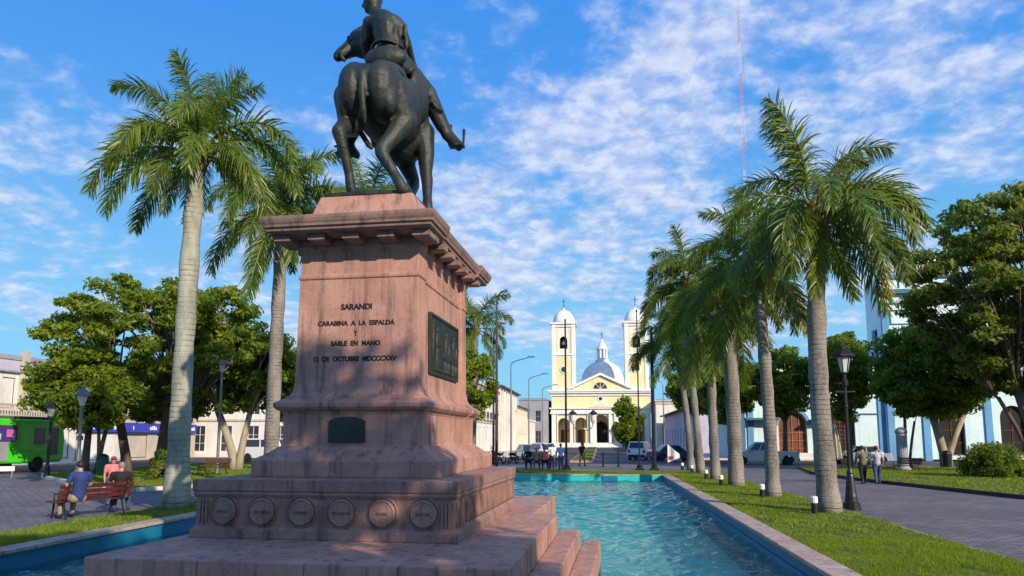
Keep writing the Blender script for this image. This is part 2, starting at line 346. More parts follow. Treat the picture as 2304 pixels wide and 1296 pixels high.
        for o in ops:
            x0, x1, z0, z1 = o[:4]; out = [(x0, z0), (x1, z0)]
            if len(o) > 4 and o[4]:
                r = (x1 - x0) / 2; sp = z1 - r; cx = (x0 + x1) / 2; arc = [(cx + r * math.cos(math.pi * k / 12), sp + r * math.sin(math.pi * k / 12)) for k in range(13)]
                out += arc
                for k in range(12):
                    p, q = arc[k], arc[k + 1]
                    s.add([(p[0], 0, p[1]), (p[0], 0, z1), (q[0], 0, z1), (q[0], 0, q[1])], [(3, 2, 1, 0)] if abs(p[0] - q[0]) > 1e-6 else [])
            else: out += [(x1, z1), (x0, z1)]
            n = len(out)
            for k in range(n):
                p, q = out[k], out[(k + 1) % n]
                s.add([(p[0], 0, p[1]), (p[0], depth, p[1]), (q[0], depth, q[1]), (q[0], 0, q[1])], [(0, 1, 2, 3)])
        return s
    def build(s, name, m, parent=None, smooth=False, bevel=0.0, seg=2):
        me = bpy.data.meshes.new(name); me.from_pydata(s.v, [], s.f); me.validate(); me.update()
        me.materials.append(m)
        o = bpy.data.objects.new(name, me); COL.objects.link(o)
        if parent is not None: o.parent = parent
        if smooth: me.polygons.foreach_set('use_smooth', [True] * len(me.polygons))
        if bevel:
            b = o.modifiers.new('bevel', 'BEVEL'); b.width = bevel; b.segments = seg; b.limit_method = 'ANGLE'; b.angle_limit = R(35); b.use_clamp_overlap = True
        return o
    def fuse(s, name, m, parent, vox=0.03, it=4, fac=0.5):
        o = s.build(name, m, parent)
        r = o.modifiers.new('r', 'REMESH'); r.mode = 'VOXEL'; r.voxel_size = vox
        sm = o.modifiers.new('s', 'SMOOTH'); sm.iterations = it; sm.factor = fac
        dg = bpy.context.evaluated_depsgraph_get(); dg.update()
        me = bpy.data.meshes.new_from_object(o.evaluated_get(dg)); me.name = name
        o.modifiers.clear(); old = o.data; o.data = me; bpy.data.meshes.remove(old)
        me.materials.clear(); me.materials.append(m); me.polygons.foreach_set('use_smooth', [True] * len(me.polygons)); return o

def quads_obj(name, verts, m, parent=None, k=4):
    """fast object from an (n,k,3) array of separate faces"""
    n = len(verts); me = bpy.data.meshes.new(name); me.vertices.add(n * k); me.loops.add(n * k); me.polygons.add(n)
    me.vertices.foreach_set('co', np.asarray(verts, dtype=np.float32).ravel())
    me.loops.foreach_set('vertex_index', np.arange(n * k, dtype=np.int32)); me.polygons.foreach_set('loop_start', np.arange(0, n * k, k, dtype=np.int32))
    try: me.polygons.foreach_set('loop_total', np.full(n, k, dtype=np.int32))
    except Exception: pass
    me.update(calc_edges=True); me.materials.append(m)
    o = bpy.data.objects.new(name, me); COL.objects.link(o)
    if parent is not None: o.parent = parent
    return o

def tag(o, label, cat, group=None, kind=None):
    if label: o['label'] = label
    if cat: o['category'] = cat
    if group: o['group'] = group
    if kind: o['kind'] = kind
    return o
def thing(name, label, cat, loc=(0, 0, 0), rz=0.0, group=None):
    o = bpy.data.objects.new(name, None); COL.objects.link(o); o.empty_display_size = 0.2
    o.location = loc; o.rotation_euler = (0, 0, rz); return tag(o, label, cat, group)
def struct(o, kind='structure'): o['kind'] = kind; return o
def copy_tree(o, parent=None):
    c = o.copy(); COL.objects.link(c)
    if parent is not None: c.parent = parent
    for ch in list(o.children): copy_tree(ch, c)
    return c
def dup(o, loc, rz, label, group=None):
    c = copy_tree(o); c.location = loc; c.rotation_euler = (0, 0, rz); c['label'] = label
    if group: c['group'] = group
    return c

#%%GROUND
# ------------------------------------------------------------------ ground, pool, lawns
PX0, PX1, PY0, PY1 = -10.75, 3.43, 1.6, 40.6     # pool
WZ = -0.30
def sheet(name, rects, z, m, kind='structure'):
    b = MB()
    for x0, x1, y0, y1 in rects: b.add([(x0, y0, z), (x1, y0, z), (x1, y1, z), (x0, y1, z)], [(0, 1, 2, 3)])
    return struct(b.build(name, m), kind)
BIG = 4000
sheet('ground', [(-BIG, PX0 - .3, -BIG, BIG), (PX1 + .3, BIG, -BIG, BIG), (PX0 - .3, PX1 + .3, -BIG, PY0 - .3), (PX0 - .3, PX1 + .3, PY1 + .3, BIG)], -0.004, M['ground'])
sheet('paving', [(7.02, 60, -14, 58), (-33.4, -13.22, -14, 58), (-13.22, 7.02, 46.0, 58), (-13.22, 7.02, -14, PY0 - .45)], 0.0, M['pave'])
sheet('road', [(-41, 60, 58.3, 70.0), (-41, -34.2, -5, 58.3), (-9.4, 9.6, 70.0, 156)], 0.0, M['asphalt'])
b = MB()
for x0, x1 in ((-13.9, -9.4), (9.6, 12.9)): b.box(x0, x1, 70.2, 156, -0.1, 0.14)
b.box(12.9, 60, 69.6, 72, -0.1, 0.14); b.box(-44, -41, 0, 58, -0.1, 0.14)
struct(b.build('pavement', M['kerb']))
# basin
b = MB()
b.add([(PX0, PY0, -1.05), (PX1, PY0, -1.05), (PX1, PY1, -1.05), (PX0, PY1, -1.05)], [(0, 1, 2, 3)])
struct(b.build('pool_floor', M['poolfloor']))
b = MB()
b.box(PX0 - .3, PX0, PY0 - .3, PY1 + .3, -1.1, 0.0); b.box(PX1, PX1 + .3, PY0 - .3, PY1 + .3, -1.1, 0.0); b.box(PX0, PX1, PY0 - .3, PY0, -1.1, 0.0)
b.box(PX1 - .05, PX1, PY0, PY1 - .02, -1.1, -0.20)     # ledge line just above the water
struct(b.build('pool_wall', M['poolpaint']))
b = MB(); b.box(PX0, PX1, PY1, PY1 + .3, -1.1, 0.0); b.box(-2.50, -2.30, 14.0, PY1, -1.04, WZ + 0.05)
struct(b.build('pool_end_wall', M['poolteal']))
nx, ny = 240, 660                        # wind and fountain ripples as real waves
gx, gy = np.meshgrid(np.linspace(PX0 + .002, PX1 - .055, nx), np.linspace(PY0 + .002, PY1 - .002, ny)); rs = np.random.RandomState(12); hz = np.zeros_like(gx)
for k in range(80):
    lam = .24 * (5.2 ** rs.rand()); an = rs.normal(1.9, .75); ph = rs.rand() * 6.28; q = 2 * math.pi / lam
    hz += lam ** 1.0 * .0078 * np.sin(q * (math.cos(an) * gx + math.sin(an) * gy) + ph + 1.2 * np.sin(gx * .9 + ph) + 1.0 * np.sin(gy * .7 + 2 * ph))
hz *= .75 + .45 * np.sin(gx * .55 + 1.0 + .8 * np.sin(gy * .23)) * np.sin(gy * .31)
me = bpy.data.meshes.new('water'); idx = np.arange(nx * ny).reshape(ny, nx); q_ = np.stack([idx[:-1, :-1], idx[:-1, 1:], idx[1:, 1:], idx[1:, :-1]], -1).reshape(-1, 4)
me.from_pydata(np.stack([gx.ravel(), gy.ravel(), WZ + hz.ravel()], 1).tolist(), [], q_.tolist()); me.update(); me.polygons.foreach_set('use_smooth', [True] * len(me.polygons)); me.materials.append(M['water'])
wo = bpy.data.objects.new('water', me); COL.objects.link(wo); struct(wo)
b = MB(); b.box(.1, .95, PY1 - .06, PY1 - .003, -.8, -.015); struct(b.build('pool_inlet', M['poolpaint']))
# coping stones
rng = random.Random(4)
b = MB()
def run(x0, x1, y0, y1, along):
    p = y0 if along == 'y' else x0; e = y1 if along == 'y' else x1
    while p < e - 0.05:
        q = min(e, p + rng.uniform(1.0, 1.3)); dz = rng.uniform(-.004, .004)
        if along == 'y': b.box(x0 + rng.uniform(-.006, .006), x1, p + .004, q - .004, 0.003, 0.075 + dz)
        else: b.box(p + .004, q - .004, y0, y1, 0.003, 0.075 + dz)
        p = q
run(PX1 - .06, PX1 + .42, PY0, PY1, 'y'); run(PX0 - .42, PX0 + .06, PY0, PY1, 'y'); run(PX0 - .42, PX1 + .42, PY1, PY1 + .42, 'x'); run(PX0 - .42, PX1 + .42, PY0 - .42, PY0, 'x')
struct(b.build('pool_coping', M['coping'], bevel=0.012))
# lawns
LAWNS = [(PX1 + .44, 7.0, 1.0, 46.0), (-13.2, PX0 - .44, 1.0, 46.0), (PX0 - .44, PX1 + .44, PY1 + .44, 46.0)]
b = MB()
for x0, x1, y0, y1 in LAWNS: b.box(x0, x1, y0, y1, -0.1, 0.03)
struct(b.build('lawn', M['soil']))
RL = [(14.55, 26.6), (60, 37), (60, 52), (13.6, 52), (12.3, 44), (12.7, 37)]
LL = [(-31.0, 37.0), (-29.0, 34.6), (-19.5, 26.6), (-18.2, 26.4), (-17.2, 28.5), (-17.0, 55), (-31.0, 55)]
b = MB(); b.prism(RL, -0.1, 0.12); b.prism(LL, -0.1, 0.12)
struct(b.build('park_lawn', M['soil']))
def kerb(pts, m, w=0.16, h=0.15):
    b = MB()
    for (x0, y0), (x1, y1) in zip(pts, pts[1:]):
        d = Vector((x1 - x0, y1 - y0)); L = d.length; d.normalize(); n = Vector((d.y, -d.x)); k = max(1, int(L / 1.0))
        for i in range(k):
            p = Vector((x0, y0)) + d * (L * i / k + .004); q = Vector((x0, y0)) + d * (L * (i + 1) / k - .004)
            b.prism([tuple(p), tuple(p + n * w), tuple(q + n * w), tuple(q)], -0.05, h)
    return b
struct(kerb([(60, 37), (14.55, 26.6)][::-1], M['kerb']).build('kerb', M['kerb'], bevel=.01))
struct(kerb([(12.3, 44), (12.7, 37), (14.55, 26.6)], M['kerbdark']).build('kerb', M['kerbdark'], bevel=.01))
struct(kerb(LL[:6], M['kerb']).build('kerb', M['kerb'], bevel=.01))
struct(kerb([(7.0, 1), (7.0, 46)][::-1], M['kerb'], 0.08, 0.035).build('kerb', M['coping'], bevel=.01))
struct(kerb([(7.0, 46.05), (-13.2, 46.05)], M['kerb'], 0.1, 0.05).build('kerb', M['coping'], bevel=.01))
# street median with grass
b = MB(); b.box(-2.6, -0.6, 61.5, 150, -0.05, 0.16); struct(b.build('median_kerb', M['coping'], bevel=.02))
b = MB(); b.box(-2.45, -0.75, 61.7, 149.8, 0.1, 0.20); struct(b.build('median_grass', M['soil']))
# lane paint and low walls at the church end
sheet('road_marking', [(-9.0, -3.4, 68.6, 69.0), (0.2, 9.0, 68.6, 69.0)] + [(-33 + k * 3.2, -31.4 + k * 3.2, 64.0, 64.14) for k in range(28)], 0.005, M['white'])

def blades(name, regions, dens, hmin, hmax, w, seed, lean=0.5):
    rs = np.random.RandomState(seed); out = []
    for (poly, z) in regions:
        P = np.array(poly); lo = P.min(0); hi = P.max(0); n = int((hi - lo).prod() * dens)
        p = lo + rs.rand(n, 2) * (hi - lo); inside = np.zeros(n, bool); j = len(P) - 1
        for i in range(len(P)):
            c = ((P[i, 1] > p[:, 1]) != (P[j, 1] > p[:, 1])) & (p[:, 0] < (P[j, 0] - P[i, 0]) * (p[:, 1] - P[i, 1]) / (P[j, 1] - P[i, 1] + 1e-9) + P[i, 0]); inside ^= c; j = i
        p = p[inside]; n = len(p); a = rs.rand(n) * 6.283; h = hmin + rs.rand(n) * (hmax - hmin)
        keep = (np.sin(p[:, 0] * 3.7 + 1.5 * np.sin(p[:, 1] * 1.9)) * np.sin(p[:, 1] * 2.9 + np.sin(p[:, 0] * 2.3)) + .5 * np.sin(p[:, 0] * 9.1 + p[:, 1] * 3.3)) > -.95 + .35 * rs.rand(n) - .25 * rs.rand(n); p = p[keep]; n = len(p); a = a[keep]; h = h[keep]; patch = 0.75 + 0.35 * np.sin(p[:, 0] * 2.1 + np.sin(p[:, 1] * 1.3) * 2) * np.sin(p[:, 1] * 1.7 + 1); h = h * patch
        dx = np.cos(a) * w; dy = np.sin(a) * w; l = rs.rand(n) * lean * h; b_ = rs.rand(n) * 6.283
        v = np.zeros((n, 3, 3)); v[:, 0] = np.stack([p[:, 0] - dx, p[:, 1] - dy, np.full(n, z)], 1); v[:, 1] = np.stack([p[:, 0] + dx, p[:, 1] + dy, np.full(n, z)], 1)
        v[:, 2] = np.stack([p[:, 0] + np.cos(b_) * l, p[:, 1] + np.sin(b_) * l, z + h], 1); out.append(v)
    o = quads_obj(name, np.concatenate(out), M['grass'], None, 3); struct(o, 'stuff'); return tag(o, None, None)
def rect(x0, x1, y0, y1): return [(x0, y0), (x1, y0), (x1, y1), (x0, y1)]
g = blades('grass', [(rect(3.9, 7.0, 8, 16), 0.03)], 2600, .035, .085, .006, 1)
tag(g, 'short sunlit grass along the near right pool edge', 'grass')
g = blades('grass', [(rect(3.9, 7.0, 16, 46), 0.03), (rect(3.9, 7.0, 1.2, 8), 0.03), (rect(-13.2, -11.2, 1.2, 9), 0.03), (rect(-13.2, -11.2, 9, 46), 0.03), (rect(-11.2, 3.9, 41.05, 46), 0.03)], 520, .04, .09, .012, 2)
tag(g, 'short grass around the far pool edges and left palms', 'grass')
g = blades('grass', [(RL, 0.12), (LL, 0.12), (rect(-2.4, -.8, 61.8, 100), .2)], 110, .05, .11, .022, 3)
tag(g, 'mown grass of the two side park lawns and the street median', 'grass')
#%%MONUMENT
# ------------------------------------------------------------------ monument (local: x right, y away, z up)
MON = (-3.63, 12.10); MRZ = R(-2.0)
mon = thing('monument', 'tall pink granite pedestal on stepped base rising from the blue pool', 'monument', (MON[0], MON[1], 0), MRZ)
b = MB()
for x0, x1 in ((-2.13, -.72), (-.715, .55), (.555, 1.62), (1.625, 2.83)):
    for y0, y1 in ((-4.44, -2.9), (-2.895, -1.2), (-1.195, 1.0)): b.box(x0, x1, y0, y1, -1.0, 0.74)
b.box(-2.3, 2.4, 1.0, 5.0, -1.0, 0.739 - .004)
b.build('top_step', M['stone'], mon, bevel=.02)
b = MB(); b.box(2.832, 3.19, -4.9, 1.55, -1.0, 0.42); b.box(-2.13, 2.83, -4.9, -4.442, -1.0, 0.42); b.build('middle_step', M['stone'], mon, bevel=.02)
b = MB(); b.box(3.192, 3.53, -5.3, 2.45, -1.0, 0.10); b.box(-2.13, 3.19, -5.3, -4.902, -1.0, 0.10); b.build('bottom_step', M['stone'], mon, bevel=.02)
# medallion course: front block, core, rear block
def course(b, hw, y0, y1):
    b.loft([(z, -hw - d, hw + d, y0 - d, y1) for z, d in ((.742, .02), (.86, .02), (.865, -.005), (.885, -.005), (.90, -.03), (1.28, -.03), (1.30, -.015), (1.335, .005), (1.37, -.01), (1.38, .012), (1.53, .012))])
b = MB(); course(b, 1.87, -2.78, -2.28)
b.box(-1.80, 1.80, -2.30, 2.30, 0.742, 1.50)
course(b, 1.86, -2.23, 2.25)
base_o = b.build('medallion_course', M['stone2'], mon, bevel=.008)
rg = random.Random(9)
for k in range(6):
    cx = -1.41 + k * 0.566
    m_ = MB()
    m_.M = Matrix.Translation((cx, -2.745, 1.105)) @ Matrix.Rotation(R(90), 4, 'X')
    m_.lathe([(0.222, 0.0), (0.222, 0.012), (0.205, 0.03), (0.19, 0.012), (0.182, 0.012), (0.178, 0.045), (0.16, 0.058), (0.148, 0.046), (0.02, 0.05)], 36)
    md = m_.build('medallion', M['stone2'], mon, smooth=False)
    s_ = MB(); wd = [0.15, 0.20, 0.19, 0.22, 0.15, 0.19][k]; x = -wd / 2       # worn strokes of the carved names
    while x < wd / 2:
        w2 = rg.uniform(.004, .007); h2 = rg.uniform(.014, .022)
        if rg.random() < .8: s_.box(cx + x, cx + x + w2, -2.801, -2.790, 1.10 - h2, 1.10 + h2)
        if rg.random() < .55: zc = 1.10 + rg.choice((-.016, 0, .016)); s_.box(cx + x, cx + x + .016, -2.8025, -2.790, zc - .003, zc + .003)
        x += rg.uniform(.012, .02)
    s_.build('carved_name', M['roofdark'], md)
# tongue-shaped flutes on the flanks of the course
fl = MB()
for sx in (1,):
    xs = 1.83
    for y in [-2.66, -2.50, None] + [-2.05 + i * .165 for i in range(26)]:
        if y is None: fl.build('flute', M['stone2'], mon); fl = MB(); continue
        fl.prismx([(y - .055, 1.26), (y - .055, 1.02), (y - .03, .955), (y, .93), (y + .03, .955), (y + .055, 1.02), (y + .055, 1.26), (y + .035, 1.26), (y + .035, 1.02), (y, .965), (y - .035, 1.02), (y - .035, 1.26)], xs, xs + .03)
        fl.prismx([(y - .02, 1.25), (y - .02, 1.04), (y, .995), (y + .02, 1.04), (y + .02, 1.25)], xs, xs + .022)
fl.build('fluted_frieze', M['stone2'], mon)
for cx in (-1.72, 1.72):
    fl = MB()
    for q in (-.07, 0, .07): fl.box(cx + q * .7 - .014, cx + q * .7 + .014, -2.775, -2.745, .94, 1.25)
    fl.build('flute', M['stone2'], mon)
# shaft profile (z, half width, half depth)
PROF = [(1.532, 1.42, 2.08), (1.765, 1.42, 2.08), (1.79, 1.40, 2.06), (1.85, 1.29, 1.95), (1.93, 1.18, 1.85), (1.965, 1.15, 1.81), (1.975, 1.115, 1.775), (2.0, 1.10, 1.76),
        (2.45, 1.10, 1.76), (2.47, 1.115, 1.775), (2.50, 1.12, 1.78), (2.515, 1.17, 1.83), (2.56, 1.215, 1.875), (2.62, 1.22, 1.88), (2.635, 1.20, 1.86), (2.66, 1.16, 1.82), (2.70, 1.09, 1.75), (2.72, 1.085, 1.745),
        (2.735, 1.05, 1.71), (2.79, 1.015, 1.68), (2.87, .995, 1.66), (2.95, .985, 1.65), (4.56, .965, 1.63), (4.57, .985, 1.65), (4.60, .99, 1.655), (4.635, .985, 1.65), (4.645, .962, 1.628),
        (4.98, .955, 1.62), (5.00, .975, 1.64), (5.04, .985, 1.65), (5.06, 1.0, 1.67), (5.185, 1.0, 1.67)]
b = MB()
b.loft([(z, -hw, hw, -hd, -1.26) for z, hw, hd in PROF])                           # front pier block
b.loft([(z, -hw + .055, hw - .055, -1.27, 1.27) for z, hw, hd in PROF])            # core, slightly recessed
b.loft([(z, -hw, hw, 1.26, hd) for z, hw, hd in PROF])                             # rear pier block
b.build('pedestal_shaft', M['stone'], mon, bevel=.006, seg=1)
b = MB()
C1 = [(5.19, 1.25), (5.215, 1.29), (5.255, 1.295), (5.265, 1.33), (5.30, 1.335), (5.33, 1.355), (5.375, 1.37), (5.415, 1.372), (5.43, 1.36), (5.47, 1.02), (5.475, .98)]
b.loft([(z, -w, w, -(w + .87), -1.30) for z, w in C1]); b.loft([(z, -w + .07, w - .07, -1.31, 1.31) for z, w in C1]); b.loft([(z, -w, w, 1.30, w + .87) for z, w in C1])
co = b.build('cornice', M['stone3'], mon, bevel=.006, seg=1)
def brk(x0, x1, y0, y1):
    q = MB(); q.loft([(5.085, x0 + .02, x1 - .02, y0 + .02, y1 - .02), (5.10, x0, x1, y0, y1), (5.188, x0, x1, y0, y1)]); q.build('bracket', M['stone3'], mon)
for cx in (-1.10, -.55, 0, .55, 1.10): brk(cx - .13, cx + .13, -2.02, -1.675)
for cy in (-1.6, -1.05, -.52, 0, .52, 1.05, 1.6):
    brk(1.005, 1.24, cy - .12, cy + .12); brk(-1.24, -1.005, cy - .12, cy + .12)
b = MB(); b.loft([(5.477, -.93, .93, -1.56, 1.56), (5.56, -.93, .93, -1.56, 1.56), (5.57, -.89, .89, -1.52, 1.52), (5.66, -.875, .875, -1.50, 1.50), (5.93, -.785, .785, -1.42, 1.42), (5.98, -.775, .775, -1.41, 1.41)])
b.build('top_block', M['stone'], mon, bevel=.01, seg=1)
# small arched plaque on the lower die
b = MB(); b.M = Matrix.Translation((-.07, -1.80, 0))
b.prismy([(-.285, 2.03), (.285, 2.03), (.285, 2.35), (.22, 2.385), (.12, 2.405), (0, 2.412), (-.12, 2.405), (-.22, 2.385), (-.285, 2.35)], 0, .05)
pl = b.build('plaque', M['plaque'], mon, bevel=.01)
b = MB(); b.M = Matrix.Translation((-.07, -1.804, 0))
for z in (2.10, 2.15, 2.20, 2.25, 2.30): b.box(-.2, .2, 0, .01, z, z + .012)
b.build('plaque_ridges', M['bronze'], pl)
# relief panel on the right flank: a standing figure and horsemen
b = MB(); b.box(.925, .955, -.92, 1.02, 3.13, 4.14); b.box(.955, .975, -.92, 1.02, 3.13, 3.19); b.box(.955, .975, -.92, 1.02, 4.09, 4.14); b.box(.955, .975, -.92, -.88, 3.19, 4.09); b.box(.955, .975, .98, 1.02, 3.19, 4.09)
rp = b.build('relief_plaque', M['plaque'], mon, bevel=.006)
b = MB()
def rel(y, z, ry, rz): b.ell((.955, y, z), (.035, ry, rz), 10, 8)
rel(-.45, 3.45, .07, .25); rel(-.45, 3.70, .09, .17); rel(-.45, 3.90, .05, .06); rel(-.33, 3.66, .11, .035)
for dy in (0.0, .55):
    rel(.15 + dy, 3.50, .22, .11); rel(.36 + dy, 3.62, .06, .15); rel(.42 + dy, 3.73, .09, .045); rel(.12 + dy, 3.70, .06, .15); rel(.13 + dy, 3.88, .045, .05)
    for q in (-.12, -.05, .08, .16): rel(.15 + dy + q, 3.33, .022, .13)
rel(.0, 3.22, .8, .03); rel(-.75, 3.7, .03, .35)
b.fuse('relief_figures', M['bronze'], rp, .012, 2)
# lettering on the front face
def text(body, z, width, x=-.02, y=-1.652, h=0.10, m=None, parent=None, name='inscription', rx=90, rz=0, ext=.006):
    cu = bpy.data.curves.new(name, 'FONT'); cu.body = body; cu.size = 1.0; cu.extrude = 0.06; cu.offset = 0.03; cu.align_x = 'CENTER'; cu.align_y = 'CENTER'
    o = bpy.data.objects.new(name, cu); COL.objects.link(o); dg = bpy.context.evaluated_depsgraph_get(); dg.update()
    me = bpy.data.meshes.new_from_object(o.evaluated_get(dg)); bpy.data.objects.remove(o)
    xs = [v.co.x for v in me.vertices]; ys = [v.co.y for v in me.vertices]
    sx = width / (max(xs) - min(xs)); sy = h / (max(ys) - min(ys)); cy = (max(ys) + min(ys)) / 2; cxx = (max(xs) + min(xs)) / 2
    for v in me.vertices: v.co = ((v.co.x - cxx) * sx, (v.co.y - cy) * sy, v.co.z / .06 * ext)
    me.name = name; me.materials.clear(); me.materials.append(m or M['letter']); o = bpy.data.objects.new(name, me); COL.objects.link(o)
    o.location = (x, y, z); o.rotation_euler = (R(rx), 0, R(rz)); o.parent = parent; return o
for body, z, w, h in (('SARANDI', 4.115, .50, .095), ('CARABINA  A  LA  ESPALDA', 3.86, 1.24, .08), ('Y', 3.70, .06, .08), ('SABLE  EN  MANO', 3.545, .79, .08), ('12  DE  OCTUBRE  MDCCCXXV', 3.305, 1.33, .08)):
    text(body, z, w, -.02, -1.652 + (z - 2.95) * .0125 + .0005, h, None, mon)

#%%STATUE
# ------------------------------------------------------------------ equestrian statue (local: +y forward, x right)
sta = thing('equestrian_statue', 'dark bronze rider on a horse with turned head standing on the granite pedestal', 'statue', (MON[0] - .0175, MON[1] - .5, 5.98), MRZ); sta.scale = (1.28,) * 3
b = MB(); rg = random.Random(3)
b.prism([(-.56, -.70), (.0, -.72), (.56, -.68), (.59, .2), (.57, 1.42), (-.56, 1.44), (-.58, .4)], 0.003, .055)
for k in range(26): b.ell((rg.uniform(-.46, .46), rg.uniform(-.58, 1.3), .05), (rg.uniform(.06, .14), rg.uniform(.06, .14), rg.uniform(.015, .04)), 8, 6)
b.build('bronze_base', M['bronze'], sta, bevel=.02)
h = MB(); Z0 = .07
h.ell((.18, -.60, 1.40), (.25, .40, .40)); h.ell((-.18, -.60, 1.40), (.24, .40, .40))       # buttocks
h.ell((0, -.48, 1.50), (.31, .50, .27)); h.ell((0, .05, 1.45), (.42, .80, .46)); h.ell((0, .62, 1.45), (.40, .48, .54)); h.ell((0, .45, 1.80), (.20, .45, .26))
h.ell((0, -.1, 1.22), (.30, .55, .20))
h.chain([(0, .72, 1.75, .33), (-.16, .86, 2.25, .26), (-.36, .84, 2.68, .20), (-.50, .76, 2.92, .18)])   # raised neck
h.ell((-.30, .88, 2.5), (.12, .16, .4))                                                     # mane crest
h.chain([(-.54, .72, 2.98, .17), (-.68, .62, 2.84, .165), (-.80, .52, 2.70, .12), (-.88, .46, 2.61, .10), (-.92, .43, 2.56, .08)])
h.ell((-.60, .60, 2.76), (.17, .14, .16)); h.cap((-.52, .64, 3.08), (-.55, .60, 3.22), .055, .02); h.cap((-.66, .78, 3.06), (-.72, .78, 3.18), .055, .02)
h.chain([(-.62, .66, 3.08, .08), (-.74, .58, 2.98, .06), (-.80, .54, 2.86, .04)])                                     # forelock
# hind legs
h.chain([(.24, -.55, 1.40, .27), (.38, -.42, 1.08, .19), (.30, -.60, .80, .115), (.19, -.70, .60, .098), (.20, -.72, .52, .088), (.36, -.70, .26, .066), (.44, -.72, .13, .075), (.47, -.70, .06, .075)])
h.cap((.49, -.66, .05), (.49, -.60, .03), .085, .09)
h.chain([(-.26, -.55, 1.35, .27), (-.30, -.52, 1.05, .18), (-.31, -.72, .90, .12), (-.33, -.84, .80, .095), (-.29, -.80, .62, .068), (-.25, -.66, .30, .062), (-.24, -.62, .14, .072), (-.23, -.58, .07, .078)])
h.cap((-.22, -.55, .05), (-.22, -.48, .03), .085, .09)
# front legs
h.chain([(.32, .60, 1.35, .20), (.40, .56, 1.02, .13), (.43, .48, .70, .09), (.45, .47, .60, .088), (.49, .36, .30, .066), (.51, .30, .15, .078), (.52, .30, .08, .08)]); h.cap((.52, .32, .05), (.52, .38, .03), .088, .092)
h.chain([(-.10, .62, 1.3, .20), (.02, .80, 1.02, .14), (.10, .92, .80, .10), (.12, .90, .70, .095), (.15, .62, .42, .066), (.16, .52, .32, .075), (.17, .54, .22, .085)])
h.chain([(0, -.86, 1.62, .05), (0.0, -.93, 1.50, .05), (.0, -.95, 1.25, .05), (.01, -.90, 1.02, .045), (.01, -.84, .90, .03)])    # tail
h.ell((-.78, .46, 2.86), .035); h.ell((-.90, .38, 2.60), .03)
for sx in (-1, 1):      # hip points, haunch and shoulder muscles
    h.ell((sx * .24, -.18, 1.62), (.07, .12, .10)); h.ell((sx * .36, -.40, 1.22), (.09, .16, .26)); h.ell((sx * .36, .55, 1.45), (.08, .18, .30)); h.ell((sx * .30, -.75, 1.28), (.10, .14, .26))
for k in range(9): h.ell((-.05 - .055 * k, .93 - .012 * k, 1.95 + .125 * k), (.06, .07, .10))
h.fuse('horse', M['bronze'], sta, .022, 3)
sd_ = MB()
sd_.ell((.03, .10, 2.02), (.34, .42, .16)); sd_.ell((.06, -.28, 2.05), (.30, .14, .17)); sd_.ell((.40, .22, 1.75), (.10, .38, .36)); sd_.ell((-.38, .22, 1.75), (.10, .38, .36))
sd_.ell((.16, -.42, 1.72), (.24, .30, .14)); sd_.ell((-.16, -.42, 1.72), (.24, .30, .14)); sd_.ell((.36, -.05, 1.5), (.10, .42, .3))
sd_.fuse('saddle', M['bronze'], sta, .025, 4)
r = MB()
# rider: one continuous body
r.chain([(.05, .08, 2.30, .26), (.07, .05, 2.55, .245), (.07, .05, 2.85, .27), (.04, .06, 3.02, .24)])
r.ell((.05, .05, 3.02), (.36, .20, .17)); r.ell((.08, .04, 2.8), (.30, .21, .27)); r.ell((.05, .10, 2.35), (.34, .30, .20))
r.chain([(-.06, .06, 3.15, .13), (-.14, .08, 3.30, .105)])
r.ell((-.18, .10, 3.46), (.135, .165, .18), rot=Matrix.Rotation(R(70), 3, 'Z')); r.ell((-.22, .09, 3.38), (.10, .10, .10)); r.cap((-.32, .08, 3.45), (-.345, .075, 3.42), .03, .025)
r.ell((-.16, .22, 3.45), (.03, .02, .045)); r.ell((-.17, -.03, 3.45), (.03, .02, .045)); r.ell((-.14, .10, 3.56), (.15, .15, .10)); r.ell((-.29, .09, 3.33), (.04, .05, .03))
r.chain([(-.24, .08, 3.06, .14), (-.40, .18, 2.78, .115), (-.44, .30, 2.62, .095), (-.42, .52, 2.48, .075), (-.40, .60, 2.46, .06)])   # left arm to the reins
for q in range(4): r.chain([(-.40 + q * .03, .62, 2.49 - q * .015, .022), (-.39 + q * .03, .68, 2.45 - q * .015, .02), (-.38 + q * .03, .66, 2.40 - q * .012, .018)])
r.chain([(-.43, .60, 2.49, .024), (-.42, .66, 2.51, .02)])
r.chain([(.08, .06, 2.98, .21), (.25, .08, 2.96, .19), (.30, .26, 2.78, .14), (.29, .50, 2.66, .10), (.27, .66, 2.62, .08)])                                # right arm forward
for q in range(4): r.chain([(.34, .68, 2.65 - q * .028, .022), (.32, .74, 2.64 - q * .028, .02), (.28, .73, 2.63 - q * .028, .018)])
r.chain([(.33, .66, 2.67, .024), (.30, .70, 2.69, .02)])
r.chain([(.18, .10, 2.30, .23), (.40, .34, 2.12, .19), (.60, .55, 1.93, .155), (.70, .56, 1.72, .16), (.84, .60, 1.50, .135), (.95, .66, 1.36, .105)])   # right leg
r.chain([(.93, .64, 1.36, .11), (1.02, .78, 1.30, .10), (1.10, .90, 1.27, .085)])
r.chain([(-.12, .10, 2.28, .23), (-.38, .38, 2.05, .18), (-.58, .50, 1.80, .15), (-.66, .40, 1.50, .115), (-.74, .26, 1.18, .085)])
r.chain([(-.76, .22, 1.12, .09), (-.74, .36, 1.06, .08), (-.72, .48, 1.05, .065)]); r.cap((-.80, .18, 1.06), (-.93, .10, 1.03), .035, .022)
